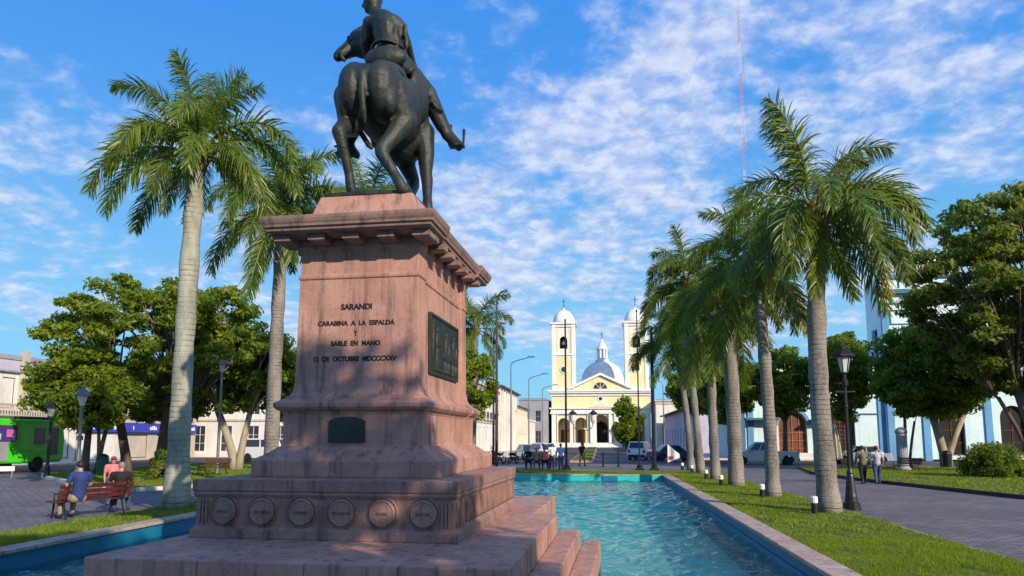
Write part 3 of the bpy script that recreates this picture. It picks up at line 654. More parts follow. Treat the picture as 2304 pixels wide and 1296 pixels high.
def lean(p):        # the seated torso is slim and leans to the left
    x, y, z = p; up = min(1.0, max(0.0, (z - 2.3) / .35)); k = (.74 - .05 * up) if x > 0 else .84; z2 = z if z < 2.0 else 1.97 + (z - 2.0) * .775
    return (x * k - .01 - .16 * max(0.0, z2 - 2.3), y, z2)
r.v = [lean(p) for p in r.v]
rq = random.Random(8)
for k in range(14): a = rq.uniform(3.3, 6.1); z = rq.uniform(2.35, 2.75); r.ell((.06 + .20 * math.cos(a), .05 + .20 * math.sin(a), z), (.035, .035, rq.uniform(.08, .15)), 8, 6)    # coat folds
for k in range(10): f = k / 9; r.ell((.30 + .28 * f + rq.uniform(-.06, .06), .34 + .2 * f - .08, 2.02 - .4 * f), (.05, .06, .03), 8, 6)
r.fuse('rider', M['bronze'], sta, .02, 3)
b = MB(); b.tube([(-.01 + .225 * math.cos(a), .05 + .265 * math.sin(a), 2.35 + .01 * math.sin(3 * a)) for a in [i * math.pi / 12 for i in range(25)]], .028, 6); b.build('belt', M['bronze'], sta, smooth=True)
b = MB()
for w in range(2):
    bx = .80 if w == 0 else -.74; by = .82 if w == 0 else .36; bz = 1.26 if w == 0 else 1.03
    b.tube([(bx - .10, by, bz + .30), (bx - .11, by, bz), (bx + .09, by, bz - .03), (bx + .10, by, bz + .22)], .022, 6); b.box(bx - .12, bx + .1, by - .08, by + .08, bz - .04, bz)
b.build('stirrup', M['bronze'], sta)
b = MB(); b.cap((-.46, .10, 1.95), (-.40, -.28, 1.25), .03, .035); b.cap((-.40, -.28, 1.25), (-.09, -.43, .78), .04, .034); b.cap((-.09, -.43, .78), (-.05, -.44, .74), .038, .03); b.build('sabre_scabbard', M['bronze'], sta, smooth=True)
b = MB(); b.tube([(-.41, .66, 2.46), (-.6, .62, 2.62), (-.80, .52, 2.72), (-.88, .42, 2.62)], .014, 6); b.tube([(-.86, .36, 2.60), (-.83, .34, 2.50), (-.78, .34, 2.43)], .025, 6)
b.tube([(-.50, .62, 3.02), (-.7, .46, 2.86), (-.86, .37, 2.62)], .016, 6); b.build('bridle', M['bronze'], sta, smooth=True)
#%%PALMS
# ------------------------------------------------------------------ palms
def frond_mesh(name, e0, e1, L, seed, m, nl=120, lmax=0.72, w=0.036):
    """arching frond along +x: rachis plus drooping leaflets in several ranks"""
    rs = random.Random(seed); n = 26; pts = []; p = Vector((0, 0, 0)); ang = []
    side = rs.uniform(-.10, .10)
    for i in range(n + 1):
        s = i / n; a = R(e0 + (e1 - e0) * s ** 1.15); ang.append(a); pts.append(p.copy())
        p = p + Vector((math.cos(a), side * s, math.sin(a))) * (L / n)
    b = MB(); b.tube([tuple(q) for q in pts], [.045 * (1 - .88 * (i / n)) + .004 for i in range(n + 1)], 5)
    vs = []; fs = []
    for sgn in (-1, 1):
        for k in range(nl):
            s = .12 + .88 * (k + rs.random()) / nl; i = min(n - 1, int(s * n)); q = pts[i].lerp(pts[i + 1], s * n - i)
            T = (pts[i + 1] - pts[i]).normalized(); Sd = Vector((0, 1, 0)); N = T.cross(Sd) * -1
            ll = lmax * (0.5 + .6 * math.sin(math.pi * min(1, (s * .80 + .16)))) * rs.uniform(.7, 1.12)
            if s > .9: ll *= 1 - (s - .9) * 3.5
            phi = R(rs.choice((-48, -18, 8, 34, 60)) + rs.uniform(-12, 12))
            d = (T * (.42 + .5 * s) + (Sd * sgn * math.cos(phi) + N * math.sin(phi)) * .85).normalized()
            g = rs.uniform(.5, 1.5); ww = w * rs.uniform(.75, 1.2); o = len(vs); c = q.copy(); seg = 4
            wd = (T - d * T.dot(d)).normalized()
            for j in range(seg + 1):
                f = j / seg; wj = ww * (0.6 if j == 0 else (1.0 if j < 3 else (.7 if j == 3 else .08)))
                vs += [tuple(c + wd * wj * .5), tuple(c - wd * wj * .5)]
                d = (d + Vector((0, 0, -g)) * (.16 + .26 * f)).normalized(); c = c + d * (ll / seg)
                wd = (wd - d * wd.dot(d)).normalized()
            for j in range(seg): fs.append((o + 2 * j, o + 2 * j + 1, o + 2 * j + 3, o + 2 * j + 2))
    b.add(vs, fs)
    me = bpy.data.meshes.new(name); me.from_pydata(b.v, [], b.f); me.update(); me.materials.append(m); return me
ELV = [(88, 50), (80, -15), (68, -72), (55, -86), (38, -90), (16, -92), (-12, -92), (-45, -91)]
FR = [[frond_mesh('frond', e0, e1, 3.2 * (.86 if i == 0 else 1), 10 * i + k, M['frond']) for k in range(2)] for i, (e0, e1) in enumerate(ELV)]
FRY = [frond_mesh('dry_frond', -30, -89, 2.9, 77 + k, M['frondyellow'], 46, .6) for k in range(2)]
def palm(label, base, hub, rb, rt, fronds, seed, scale=1.0, mtrunk=None, group=None, dry=(), bend=0.0, glen=.55):
    rs = random.Random(seed)
    t_ = thing('palm_tree', label, 'palm tree', (base[0], base[1], 0), 0, group)
    dx, dy, H = hub[0] - base[0], hub[1] - base[1], hub[2]
    b = MB(); n = 26; pts = []; rad = []
    for i in range(n + 1):
        f = i / n; z = (H - .55) * f - (.05 if i == 0 else 0); k = f ** 1.2
        pts.append((dx * k + bend * math.sin(math.pi * f), dy * k, z))
        rad.append(rt + (rb - rt) * math.exp(-f * 9) + (rb * .82 - rt) * (1 - f) * .55 + (.015 * math.sin(f * 40 + seed) + .012 * rs.uniform(-1, 1)) * (1 if i else 0))
    b.tube(pts, rad, 16); b.build('trunk', mtrunk or M['palmtrunk'], t_, smooth=True)
    top = Vector(pts[-1])
    b = MB()       # leaf bases wrapped round the growing tip
    b.tube([tuple(top - Vector((0, 0, .25))), tuple(top + Vector((0, 0, .1))), tuple(top + Vector((0, 0, .5))), tuple(top + Vector((0, 0, glen))), tuple(top + Vector((0, 0, glen + .35)))], [rt * 1.02, rt * 1.25, rt * 1.2, rt * .7, .05], 12)
    for k in range(14):
        a = k * 2.4; z0 = rs.uniform(-.2, .35); b.cap(tuple(top + Vector((math.cos(a) * rt * .9, math.sin(a) * rt * .9, z0))), tuple(top + Vector((math.cos(a) * rt * 1.7, math.sin(a) * rt * 1.7, z0 + .4))), .07, .035, 6)
    b.build('crownshaft', M['boot'], t_, smooth=True)
    for (azd, cls, ls) in fronds:
        o = bpy.data.objects.new('frond', FR[cls][rs.randrange(2)]); COL.objects.link(o); o.parent = t_
        a = R(azd); zoff = .75 - cls * .085
        o.location = top + Vector((math.cos(a) * rt * .8, math.sin(a) * rt * .8, zoff)); o.rotation_euler = (rs.uniform(-.25, .25), rs.uniform(-.06, .06), a); s_ = scale * ls; o.scale = (s_, s_, s_)
    for azd in dry:
        o = bpy.data.objects.new('dry_frond', FRY[rs.randrange(2)]); COL.objects.link(o); o.parent = t_; o['label'] = 'yellowing frond hanging below the green crown'
        a = R(azd); o.location = top + Vector((math.cos(a) * rt * .8, math.sin(a) * rt * .8, .05)); o.rotation_euler = (rs.uniform(-.2, .2), 0, a); o.scale = (scale,) * 3
    return t_
def rnd_fronds(seed, n=17):
    rs = random.Random(seed); L = []
    cl = [0, 1, 1, 2, 2, 3, 3, 4, 4, 5, 5, 6, 6, 6, 7, 7, 7, 3, 5, 6, 4, 2, 6, 7][:n + 2]
    for k, c in enumerate(cl): L.append((k * 137.5 + rs.uniform(-30, 30) + seed * 40, c, rs.uniform(.8, 1.15)))
    return L
GR = 'palms in a row along the right pool edge'; GL = 'palms in a row along the left lawn'
# azimuth: 0 right, 90 away, 180 left, 270 towards the viewer
F_R1 = [(170, 0, 1.2), (150, 0, 1.12), (10, 1, 1.02), (30, 1, .8), (8, 3, 1.15), (352, 4, 1.1), (188, 4, 1.02), (205, 5, 1.0), (20, 5, 1.1), (335, 6, 1.05), (290, 6, 1.05), (318, 7, 1.05), (240, 6, 1.05), (262, 4, 1.0), (235, 5, 1.05), (285, 5, 1.0), (312, 5, 1.05), (175, 2, .85), (215, 6, .95), (180, 6, 1.0), (45, 2, .9), (95, 4, 1), (130, 6, 1), (60, 6, 1), (265, 7, .95)]
palm('nearest palm on the right strip with the thickest trunk and widest open crown', (6.35, 21.2), (6.4, 21.2, 8.9), .335, .25, F_R1, 1, 1.0, M['palmtrunk'], GR, (330,), -.14)
palm('second palm from the lamp on the right strip, with gold dying fronds on its right', (6.05, 26.5), (5.8, 26.5, 8.7), .29, .20, rnd_fronds(2, 19), 2, 1.04, M['palmtrunk'], GR, (335, 10, 300, 350), .05)
palm('third right-hand palm with a broad grey trunk scarred halfway up', (5.85, 32.3), (5.75, 32.3, 7.9), .38, .30, rnd_fronds(3, 20), 3, 1.0, M['palmtrunk'], GR, (200,), .03)
palm('fourth right-hand palm, between the broad scarred trunk and the slender far pair', (5.76, 37.3), (5.75, 37.3, 8.2), .29, .21, rnd_fronds(4, 20), 4, 1.02, M['palmtrunk'], GR, (), -.05)
palm('tallest far right-hand palm with bright upright fronds above the others', (5.85, 43.2), (5.3, 43.2, 11.6), .26, .18, rnd_fronds(5, 20), 5, 1.08, M['palmtrunk'], GR, (), -.1)
palm('farthest right-hand palm, its slim trunk nearest the church tower', (5.8, 47.4), (5.1, 47.4, 8.5), .26, .18, rnd_fronds(6, 20), 6, 1.08, M['palmtrunk'], GR, (), .08)
F_L1 = [(100, 0, 1.0), (20, 0, .95), (230, 0, .9), (200, 1, .9), (170, 2, .98), (350, 1, .85), (185, 3, 1.0), (5, 3, 1.08), (20, 4, 1.05), (200, 5, 1.06), (160, 6, .95), (222, 6, .98), (270, 6, .8), (300, 5, .95), (335, 5, 1.0), (350, 6, .95), (250, 4, .9), (290, 3, .95), (85, 3, 1), (120, 5, 1), (60, 5, 1), (30, 6, 1), (280, 7, .7)]
palm('leaning palm beside the bench on the left grass, whole crown against blue sky', (-12.56, 20.2), (-12.5, 20.2, 11.2), .40, .27, F_L1, 11, 1.08, M['palmtrunk2'], GL, (), -.05)
palm('palm partly hidden by the pedestal edge, second back on the left', (-13.3, 27.8), (-13.2, 27.8, 12.0), .36, .26, rnd_fronds(12, 22), 12, 1.2, M['palmtrunk'], GL)
palm('palm whose fronds show between the bronze horse legs', (-11.45, 33.6), (-11.45, 33.6, 13.5), .34, .25, rnd_fronds(13, 18), 13, 1.1, M['palmtrunk'], GL)
palm('distant palm right of the pedestal beside the street lamps', (-10.2, 57.0), (-10.0, 57.0, 11.2), .32, .24, rnd_fronds(14, 18), 14, 1.15, M['palmtrunk'], None)

# ------------------------------------------------------------------ broadleaf trees
def leaves(name, centres, radii, per, size, m, parent, seed, flat=.65):
    rs = np.random.RandomState(seed); C_ = np.repeat(np.array(centres), per, 0); Rr = np.repeat(np.array(radii), per)[:, None]; n = len(C_)
    d = rs.normal(size=(n, 3)); d /= np.linalg.norm(d, axis=1)[:, None]; rr = rs.rand(n, 1) ** .45
    p = C_ + d * rr * Rr * np.array([1, 1, flat])
    nrm = rs.normal(size=(n, 3)) + np.array([0, 0, .55]) + d * .9; nrm /= np.linalg.norm(nrm, axis=1)[:, None]
    a = rs.normal(size=(n, 3)); u = np.cross(nrm, a); u /= np.linalg.norm(u, axis=1)[:, None]; v = np.cross(nrm, u)
    s = size * (.6 + .8 * rs.rand(n, 1)); u = u * s; v = v * s * .55
    q = np.stack([p - u, p + v * .9 + nrm * s * .12, p + u, p - v * .9 + nrm * s * .12], 1)
    return quads_obj(name, q, m, parent, 4)
def tree(name, label, pos, H, rx, ry, z0, trunks, nclump, per, lsize, m, mb_, seed, group=None, clump=(.55, 1.0), hollow=.45, flat=.6, tr=.22, offs=(0, 0), shape=1.0, cat='tree'):
    """trunk with limbs reaching clumps spread through an uneven crown between z0 and H"""
    rs = random.Random(seed); t_ = thing(name, label, cat, (pos[0], pos[1], 0), 0, group); cs = []; rad = []
    zc = (z0 + H) / 2; hz = (H - z0) / 2; tries = 0
    while len(cs) < nclump and tries < 9000:
        tries += 1; p = Vector((rs.uniform(-1, 1), rs.uniform(-1, 1), rs.uniform(-1, 1))); l = p.length
        if l > 1 or l < hollow * rs.random() ** .5: continue
        if rs.random() > .55 + .45 * math.sin(p.x * 5 + seed) * math.cos(p.y * 4 + p.z * 5 + seed): continue
        k = 1 - .35 * max(0, -p.z) * shape
        q = (p.x * rx * k + offs[0], p.y * ry * k + offs[1], zc + p.z * hz); c_r = rs.uniform(*clump)
        cs.append(q); rad.append(c_r)
    b = MB(); heads = []
    for (bx, by, lean_x, lean_y, hh, r0) in trunks:
        pts = [(bx, by, -.1), (bx + lean_x * .15, by + lean_y * .15, hh * .25), (bx + lean_x * .5, by + lean_y * .5, hh * .6), (bx + lean_x, by + lean_y, hh)]
        b.tube(pts, [r0 * 1.45, r0 * 1.05, r0 * .92, r0 * .8], 10); heads.append((Vector(pts[-1]), r0 * .8))
    for i, c_ in enumerate(cs):
        if i % 2 and len(cs) > 30: continue
        hd, r0 = min(heads, key=lambda h_: (h_[0] - Vector(c_)).length); c_ = Vector(c_); midp = hd.lerp(c_, .5) + Vector((rs.uniform(-.3, .3), rs.uniform(-.3, .3), rs.uniform(0, .25) * hz))
        b.tube([tuple(hd - Vector((0, 0, .15))), tuple(hd.lerp(midp, .5) + Vector((0, 0, .1))), tuple(midp), tuple(c_)], [r0 * .42, r0 * .34, r0 * .22, .02], 6)
    b.build('trunk', mb_, t_, smooth=True)
    leaves('crown', cs, rad, per, lsize, m, t_, seed, flat)
    return t_
tree('broadleaf_tree', 'large spreading tree behind the leaning palm, with layered bright foliage', (-26.2, 39.5), 12.0, 7.0, 5.0, 3.9, [(-1.6, 0, -1.0, 0, 4.2, .26), (.2, .4, .4, 0, 4.6, .30), (1.3, -.2, 1.0, .2, 4.0, .2)], 190, 190, .16, M['leafa'], M['bark'], 21, None, (.5, 1.0), .5, .5)
tree('broadleaf_tree', 'low round tree in front of the cream building, left of the grey pole lamp', (-29.2, 37.0), 7.0, 3.0, 2.6, 2.7, [(0.6, 0, .1, 0, 2.7, .20), (1.1, .3, .5, 0, 2.9, .13)], 80, 190, .14, M['leafa'], M['bark'], 22, None, (.45, .8), .35, .7)
tree('broadleaf_tree', 'small dark tree with a slim trunk in front of the blue shop sign', (-27.6, 36.4), 5.6, 2.6, 2.0, 2.6, [(.3, 0, -.15, 0, 2.6, .10)], 60, 180, .13, M['leafb'], M['bark'], 23, None, (.45, .8), .3, .7)
tree('broadleaf_tree', 'leafy tree with a pale forked trunk behind the conical-cap pole lamp', (-23.4, 44.0), 9.7, 4.0, 3.4, 3.6, [(.3, -.6, -1.4, 0, 3.9, .26), (.5, -.6, .6, 0, 3.6, .22)], 130, 180, .16, M['leafa'], M['barkpale'], 24, None, (.5, 1.0), .4, .6)
tree('broadleaf_tree', 'shady tree with a dark inclined trunk against the white van', (-21.0, 46.5), 8.2, 2.9, 2.8, 3.3, [(.7, 0, -1.0, 0, 3.4, .22)], 90, 180, .16, M['leafb'], M['bark'], 25, None, (.5, .9), .4, .65)
tree('broadleaf_tree', 'dark tree in the left park whose lower boughs hang over the blue sign', (-29.5, 46.0), 8.2, 4.4, 3.2, 3.0, [(0, 0, .2, 0, 3.2, .24)], 100, 170, .17, M['leafb'], M['bark'], 26, None, (.5, 1.0), .4, .65)
tree('broadleaf_tree', 'bright dense tree peeping out right of the pedestal above its lower moulding', (-9.7, 53.0), 8.7, 1.9, 1.9, 3.4, [(0, 0, .1, 0, 3.4, .18)], 40, 170, .17, M['leafa'], M['bark'], 27, None, (.45, .8), .35, .75)
tree('broadleaf_tree', 'tall airy tree at the right edge rising above everything near it', (25.0, 43.5), 16.9, 7.2, 5.0, 4.3, [(-.5, 0, -1.0, 0, 5.0, .30), (.1, 0, .3, 0, 5.4, .40), (.6, .3, 1.6, 0, 5.2, .28), (-.7, .2, -1.7, 0, 4.4, .13)], 370, 150, .17, M['leafc'], M['bark'], 28, None, (.5, 1.05), .35, .52, shape=.7)
tree('broadleaf_tree', 'rounded dark tree on a pale forked trunk in front of the aqua building', (23.2, 52.0), 10.2, 4.3, 3.8, 3.4, [(.1, 0, -.9, 0, 4.4, .28), (.1, 0, 1.3, 0, 3.6, .22)], 170, 190, .16, M['leafb'], M['barkpale'], 29, None, (.6, 1.1), .3, .7)
tree('broadleaf_tree', 'slim dark tree beside the stone pillar at the edge of the right lawn', (20.0, 50.2), 6.8, 1.6, 1.6, 3.4, [(0, 0, .1, 0, 3.4, .12), (.2, 0, .5, 0, 3.2, .09)], 26, 150, .16, M['leafb'], M['bark'], 30, None, (.4, .8), .3, .65)
tree('broadleaf_tree', 'dark tree behind the lantern post and the nearest right palm', (18.8, 57.2), 10.2, 2.6, 2.2, 3.4, [(0, 0, .1, 0, 3.5, .2)], 72, 160, .18, M['leafb'], M['bark'], 31, None, (.5, .95), .3, .7)
tree('broadleaf_tree', 'dark street tree between the second and nearest right palms', (14.6, 59.3), 9.2, 3.0, 2.4, 3.6, [(0, 0, .1, 0, 3.4, .2)], 76, 160, .19, M['leafb'], M['bark'], 32, None, (.5, .95), .3, .7)
tree('broadleaf_tree', 'dark street tree glimpsed between the third and fourth right palms', (11.6, 66.0), 9.0, 2.6, 2.4, 3.4, [(0, 0, .1, 0, 3.4, .2)], 70, 160, .2, M['leafb'], M['bark'], 33, None, (.5, .95), .3, .7)
tree('broadleaf_tree', 'dark street tree behind the two farthest right palms', (10.6, 82.0), 10.8, 2.7, 2.6, 4.2, [(0, 0, .1, 0, 4, .2)], 70, 160, .24, M['leafb'], M['bark'], 34, None, (.6, 1.1), .3, .7)
tree('broadleaf_tree', 'dark green tree in front of the right-hand church arches', (4.8, 126.0), 8.6, 2.6, 2.4, .8, [(0, 0, .1, 0, 2.0, .25)], 44, 130, .32, M['leafb'], M['bark'], 35, None, (.8, 1.3), .2, .8)
# trees beside and behind the photographer that put the monument front and left lawn in dappled shade
tree('broadleaf_tree', 'leafy tree behind the viewpoint shading the front of the monument', (8.7, -6.0), 13.4, 4.4, 4.4, 5.4, [(0, 0, .2, 0, 3.6, .3)], 120, 150, .17, M['leafa'], M['bark'], 41, None, (.6, 1.1), .3, .7)
tree('broadleaf_tree', 'second leafy tree behind the viewpoint shading the left lawn', (-1.5, -8.5), 10.5, 4.6, 4.4, 3.0, [(0, 0, .2, 0, 3.6, .3)], 90, 150, .18, M['leafa'], M['bark'], 42, None, (.6, 1.1), .3, .7)
def shrub(label, pos, rx, ry, H, n, m, seed, size=.07, flat=.9):
    rs = random.Random(seed); t_ = thing('shrub', label, 'shrub', (pos[0], pos[1], 0)); cs = []
    while len(cs) < n:
        p = Vector((rs.uniform(-1, 1), rs.uniform(-1, 1), rs.uniform(0, 1)))
        if .55 < p.length < .92: cs.append((p.x * rx, p.y * ry, .12 + p.z * H))
    b = MB()
    for k in range(7): a = k * .9; b.tube([(0, 0, .0), (math.cos(a) * rx * .3, math.sin(a) * ry * .3, H * .4), (math.cos(a) * rx * .55, math.sin(a) * ry * .55, H * .75)], [.03, .022, .01], 5)
    b.build('stem', M['bark'], t_); leaves('foliage', cs, [rx * .22] * len(cs), 150, size, m, t_, seed, flat)
shrub('clipped dark round shrub on the right lawn', (20.0, 39.6), 1.75, 1.5, 1.75, 90, M['leafb'], 51, .07)
shrub('loose yellow green shrub on the left lawn behind the leaning palm', (-20.8, 32.6), 1.05, 1.0, 1.5, 46, M['leafy'], 52, .10)
#%%BUILDINGS
# ------------------------------------------------------------------ buildings
def win(parent, Mx, o, fm, pm, depth=.16, name='window', mull=(1, 2), fw=.07):
    x0, x1, z0, z1 = o[:4]; arch = len(o) > 4 and o[4]; b = MB(); b.M = Mx
    zt = z1 - (x1 - x0) / 2 if arch else z1 - fw
    b.box(x0 + .003, x0 + fw, depth - .06, depth + .02, z0 + .003, zt); b.box(x1 - fw, x1 - .003, depth - .06, depth + .02, z0 + .003, zt)
    b.box(x0 + fw, x1 - fw, depth - .06, depth + .02, z0 + .003, z0 + fw)
    if arch:
        r = (x1 - x0) / 2 - .003; cx = (x0 + x1) / 2; outer = [(cx + r * math.cos(math.pi * k / 12), zt + r * math.sin(math.pi * k / 12)) for k in range(13)]
        inner = [(cx + (r - fw) * math.cos(math.pi * k / 12), zt + (r - fw) * math.sin(math.pi * k / 12)) for k in range(12, -1, -1)]
        b.prismy(outer + inner, depth - .06, depth + .02)
    else: b.box(x0 + fw, x1 - fw, depth - .06, depth + .02, z1 - fw, z1 - .003)
    nx, nz = mull
    for k in range(1, nx + 1): xx = x0 + (x1 - x0) * k / (nx + 1); b.box(xx - .025, xx + .025, depth - .045, depth + .01, z0 + fw, (z1 if not arch else z1 - .1) - fw)
    for k in range(1, nz + 1): zk = z0 + (zt - z0) * k / (nz + 1); b.box(x0 + fw, x1 - fw, depth - .04, depth + .008, zk - .025, zk + .025)
    w = b.build(name, fm, parent)
    b = MB(); b.M = Mx
    if arch:
        r = (x1 - x0) / 2 - .01; cx = (x0 + x1) / 2
        b.prismy([(x0 + .01, z0 + .01), (x1 - .01, z0 + .01)] + [(cx + r * math.cos(math.pi * k / 12), zt + r * math.sin(math.pi * k / 12)) for k in range(13)], depth + .022, depth + .04)
    else: b.box(x0 + .01, x1 - .01, depth + .022, depth + .04, z0 + .01, z1 - .01)
    b.build('pane', pm, w); return w
def MF(): return Matrix.Identity(4)
def MSR(W_): return Matrix.Translation((W_, 0, 0)) @ Matrix.Rotation(R(90), 4, 'Z')        # right flank (+x)
def MSL(D): return Matrix.Translation((0, D, 0)) @ Matrix.Rotation(R(-90), 4, 'Z')         # left flank (-x)
def block(t_, W_, D, H, wm, front=(), right=(), left=(), fm=None, pm=None, mull=(1, 2), cornice=None, cm=None, roof=None, rm=None, depth=.22, namef='window'):
    b = MB(); b.wall(W_, H, list(front), depth)
    b.M = MSR(W_); b.wall(D, H, list(right), depth); b.M = MSL(D); b.wall(D, H, list(left), depth); b.M = None
    b.add([(0, D, 0), (W_, D, 0), (W_, D, H), (0, D, H)], [(3, 2, 1, 0)])
    b.build('wall', wm, t_)
    for ops, mx in ((front, MF()), (right, MSR(W_)), (left, MSL(D))):
        for o in ops:
            nm = namef if len(o) < 6 else o[5]
            win(t_, mx, o, fm or M['white'], pm or M['glass'], depth - .06, nm, mull)
    if cornice:
        b = MB()
        for (z0, z1, pr) in cornice: b.box(-pr, W_ + pr, -pr, D + pr, z0, z1)
        b.build('cornice', cm or M['white'], t_)
    b = MB(); z = H if not cornice else max(c[1] for c in cornice); b.loft([(z + .003, .0, W_, .0, D), (z + .12, .1, W_ - .1, .1, D - .1)])
    if roof: b.loft([(z + .01, -roof, W_ + roof, -roof, D + roof), (z + .18, -roof, W_ + roof, -roof, D + roof), (z + 1.1, W_ * .3, W_ * .7, D * .3, D * .7)])
    b.build('roof', rm or M['roofdark'], t_)
    return t_

# ---- church
ch = thing('church', 'cream and yellow church with twin bell towers and a central dome closing the street', 'church', (.25, 160, 0))
CW = 21.8; X0 = -CW / 2
b = MB(); b.M = Matrix.Translation((X0, 0, 0))
arches = [(1.35, 3.95, 1.0, 6.5, True), (5.2, 7.8, 1.0, 6.6, True), (9.3, 12.6, 1.0, 7.2, True), (14.0, 16.6, 1.0, 6.6, True), (17.85, 20.45, 1.0, 6.5, True)]
b.wall(CW, 9.5, arches, 1.4)
b.M = Matrix.Translation((X0, 0, 0)) @ MSR(CW); b.wall(30, 12, [(4, 6, 5, 9, True), (12, 14, 5, 9, True), (20, 22, 5, 9, True)], .3)
b.M = Matrix.Translation((X0, 0, 0)) @ MSL(30); b.wall(30, 12, [], .3); b.M = None
b.build('wall', M['cream'], ch)
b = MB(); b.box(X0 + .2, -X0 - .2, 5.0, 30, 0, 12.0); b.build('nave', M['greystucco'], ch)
b = MB(); b.box(X0 + .2, -X0 - .2, 4.2, 4.9, 0, 8.0)
b.build('porch_back_wall', M['yellow'], ch)
b = MB(); b.prismy([(-1.45, 1.0), (1.45, 1.0), (1.45, 4.4), (1.1, 5.4), (0, 5.9), (-1.1, 5.4), (-1.45, 4.4)], 4.0, 4.18); b.build('door', M['hole'], ch)
for sx in (-8.2, -4.4, 4.4, 8.2): b = MB(); b.box(sx - .9, sx + .9, 4.05, 4.18, 1.0, 3.9); b.build('side_door', M['brown'], ch)
b = MB()
for k in range(5): b.box(X0 - .2, -X0 + .2, -2.2 + k * .42, .0 - .003, k * .2, k * .2 + .2)
b.box(X0, -X0, 0, 4.6, .0, 1.0); b.build('steps', M['whitestucco'], ch)
b = MB()
for xa in (0, 1.2, 4.1, 5.05, 7.95, 9.0, 12.9, 13.85, 16.75, 17.7, 20.6): b.box(X0 + xa, X0 + xa + (.95 if xa not in (1.2, 4.1, 7.95, 12.9, 16.75, 5.05, 17.7) else .14), -.35, -.003, 1.0, 7.35)
for q in (-2.35, 1.75): b.box(q, q + .6, -.75, -.36, 1.0, 7.35)
b.build('pilaster', M['white'], ch)
b = MB(); b.box(X0 - .35, -X0 + .35, -.55, -.003, 7.4, 7.75); b.box(X0 - .2, -X0 + .2, -.35, -.003, 7.75, 8.5); b.box(X0 - .5, -X0 + .5, -.75, -.003, 8.5, 8.8)
b.box(X0 - .6, -X0 + .6, -.9, 30, 12.0, 12.35); b.box(X0 - .3, -X0 + .3, -.45, -.003, 11.4, 12.0); b.box(X0 - .8, -X0 + .8, -1.1, 30, 12.35, 12.75)
b.build('cornice', M['white'], ch)
b = MB(); b.box(X0 + .0, -X0 - .0, -.15, 1.5, 8.8, 11.4); b.build('yellow_frieze', M['yellow'], ch)
b = MB(); b.prismy([(-3.0, 8.82), (3.0, 8.82), (0, 10.15)], -.85, -.16); b.build('door_pediment', M['white'], ch)
b = MB(); b.prismy([(-2.2, 8.95), (2.2, 8.95), (0, 9.85)], -.88, -.852); b.build('door_pediment_panel', M['yellow'], ch)
b = MB(); b.M = Matrix.Translation((0, -.15, 10.75)) @ Matrix.Rotation(R(90), 4, 'X'); b.lathe([(.62, 0), (.62, .1), (.42, .12), (.41, .02), (.02, .02)], 20); b.M = None
ov = b.build('oval_window', M['white'], ch); b = MB(); b.M = Matrix.Translation((0, -.16, 10.75)) @ Matrix.Rotation(R(90), 4, 'X'); b.lathe([(.40, 0), (.40, .03), (.01, .03)], 20); b.build('pane', M['glass'], ov)
b = MB(); b.prismy([(-6.6, 12.76), (6.6, 12.76), (0, 15.9)], -.2, 3.0); b.build('pediment', M['yellow'], ch)
b = MB()
for s_ in (-1, 1): b.prismy([(s_ * 7.1, 12.76), (s_ * 7.1, 13.25), (0, 16.55), (0, 16.0), (s_ * 5.9, 13.25)] if s_ > 0 else [(-7.1, 12.76), (-5.9, 13.25), (0, 16.0), (0, 16.55), (-7.1, 13.25)], -.75, 3.0)
b.build('pediment_moulding', M['white'], ch)
b = MB(); r = 1.5; b.prismy([(r * math.cos(math.pi * k / 12), 13.0 + r * math.sin(math.pi * k / 12) * .95) for k in range(13)], -.28, -.21); lu = b.build('lunette_window', M['glass'], ch)
b = MB()
for a in (45, 90, 135): b.M = Matrix.Translation((0, -.3, 13.0)) @ Matrix.Rotation(R(-a), 4, 'Y'); b.box(0, 1.48, -.02, .015, -.05, .05)
b.M = None; b.build('glazing_bar', M['white'], lu)
tower_parts = []
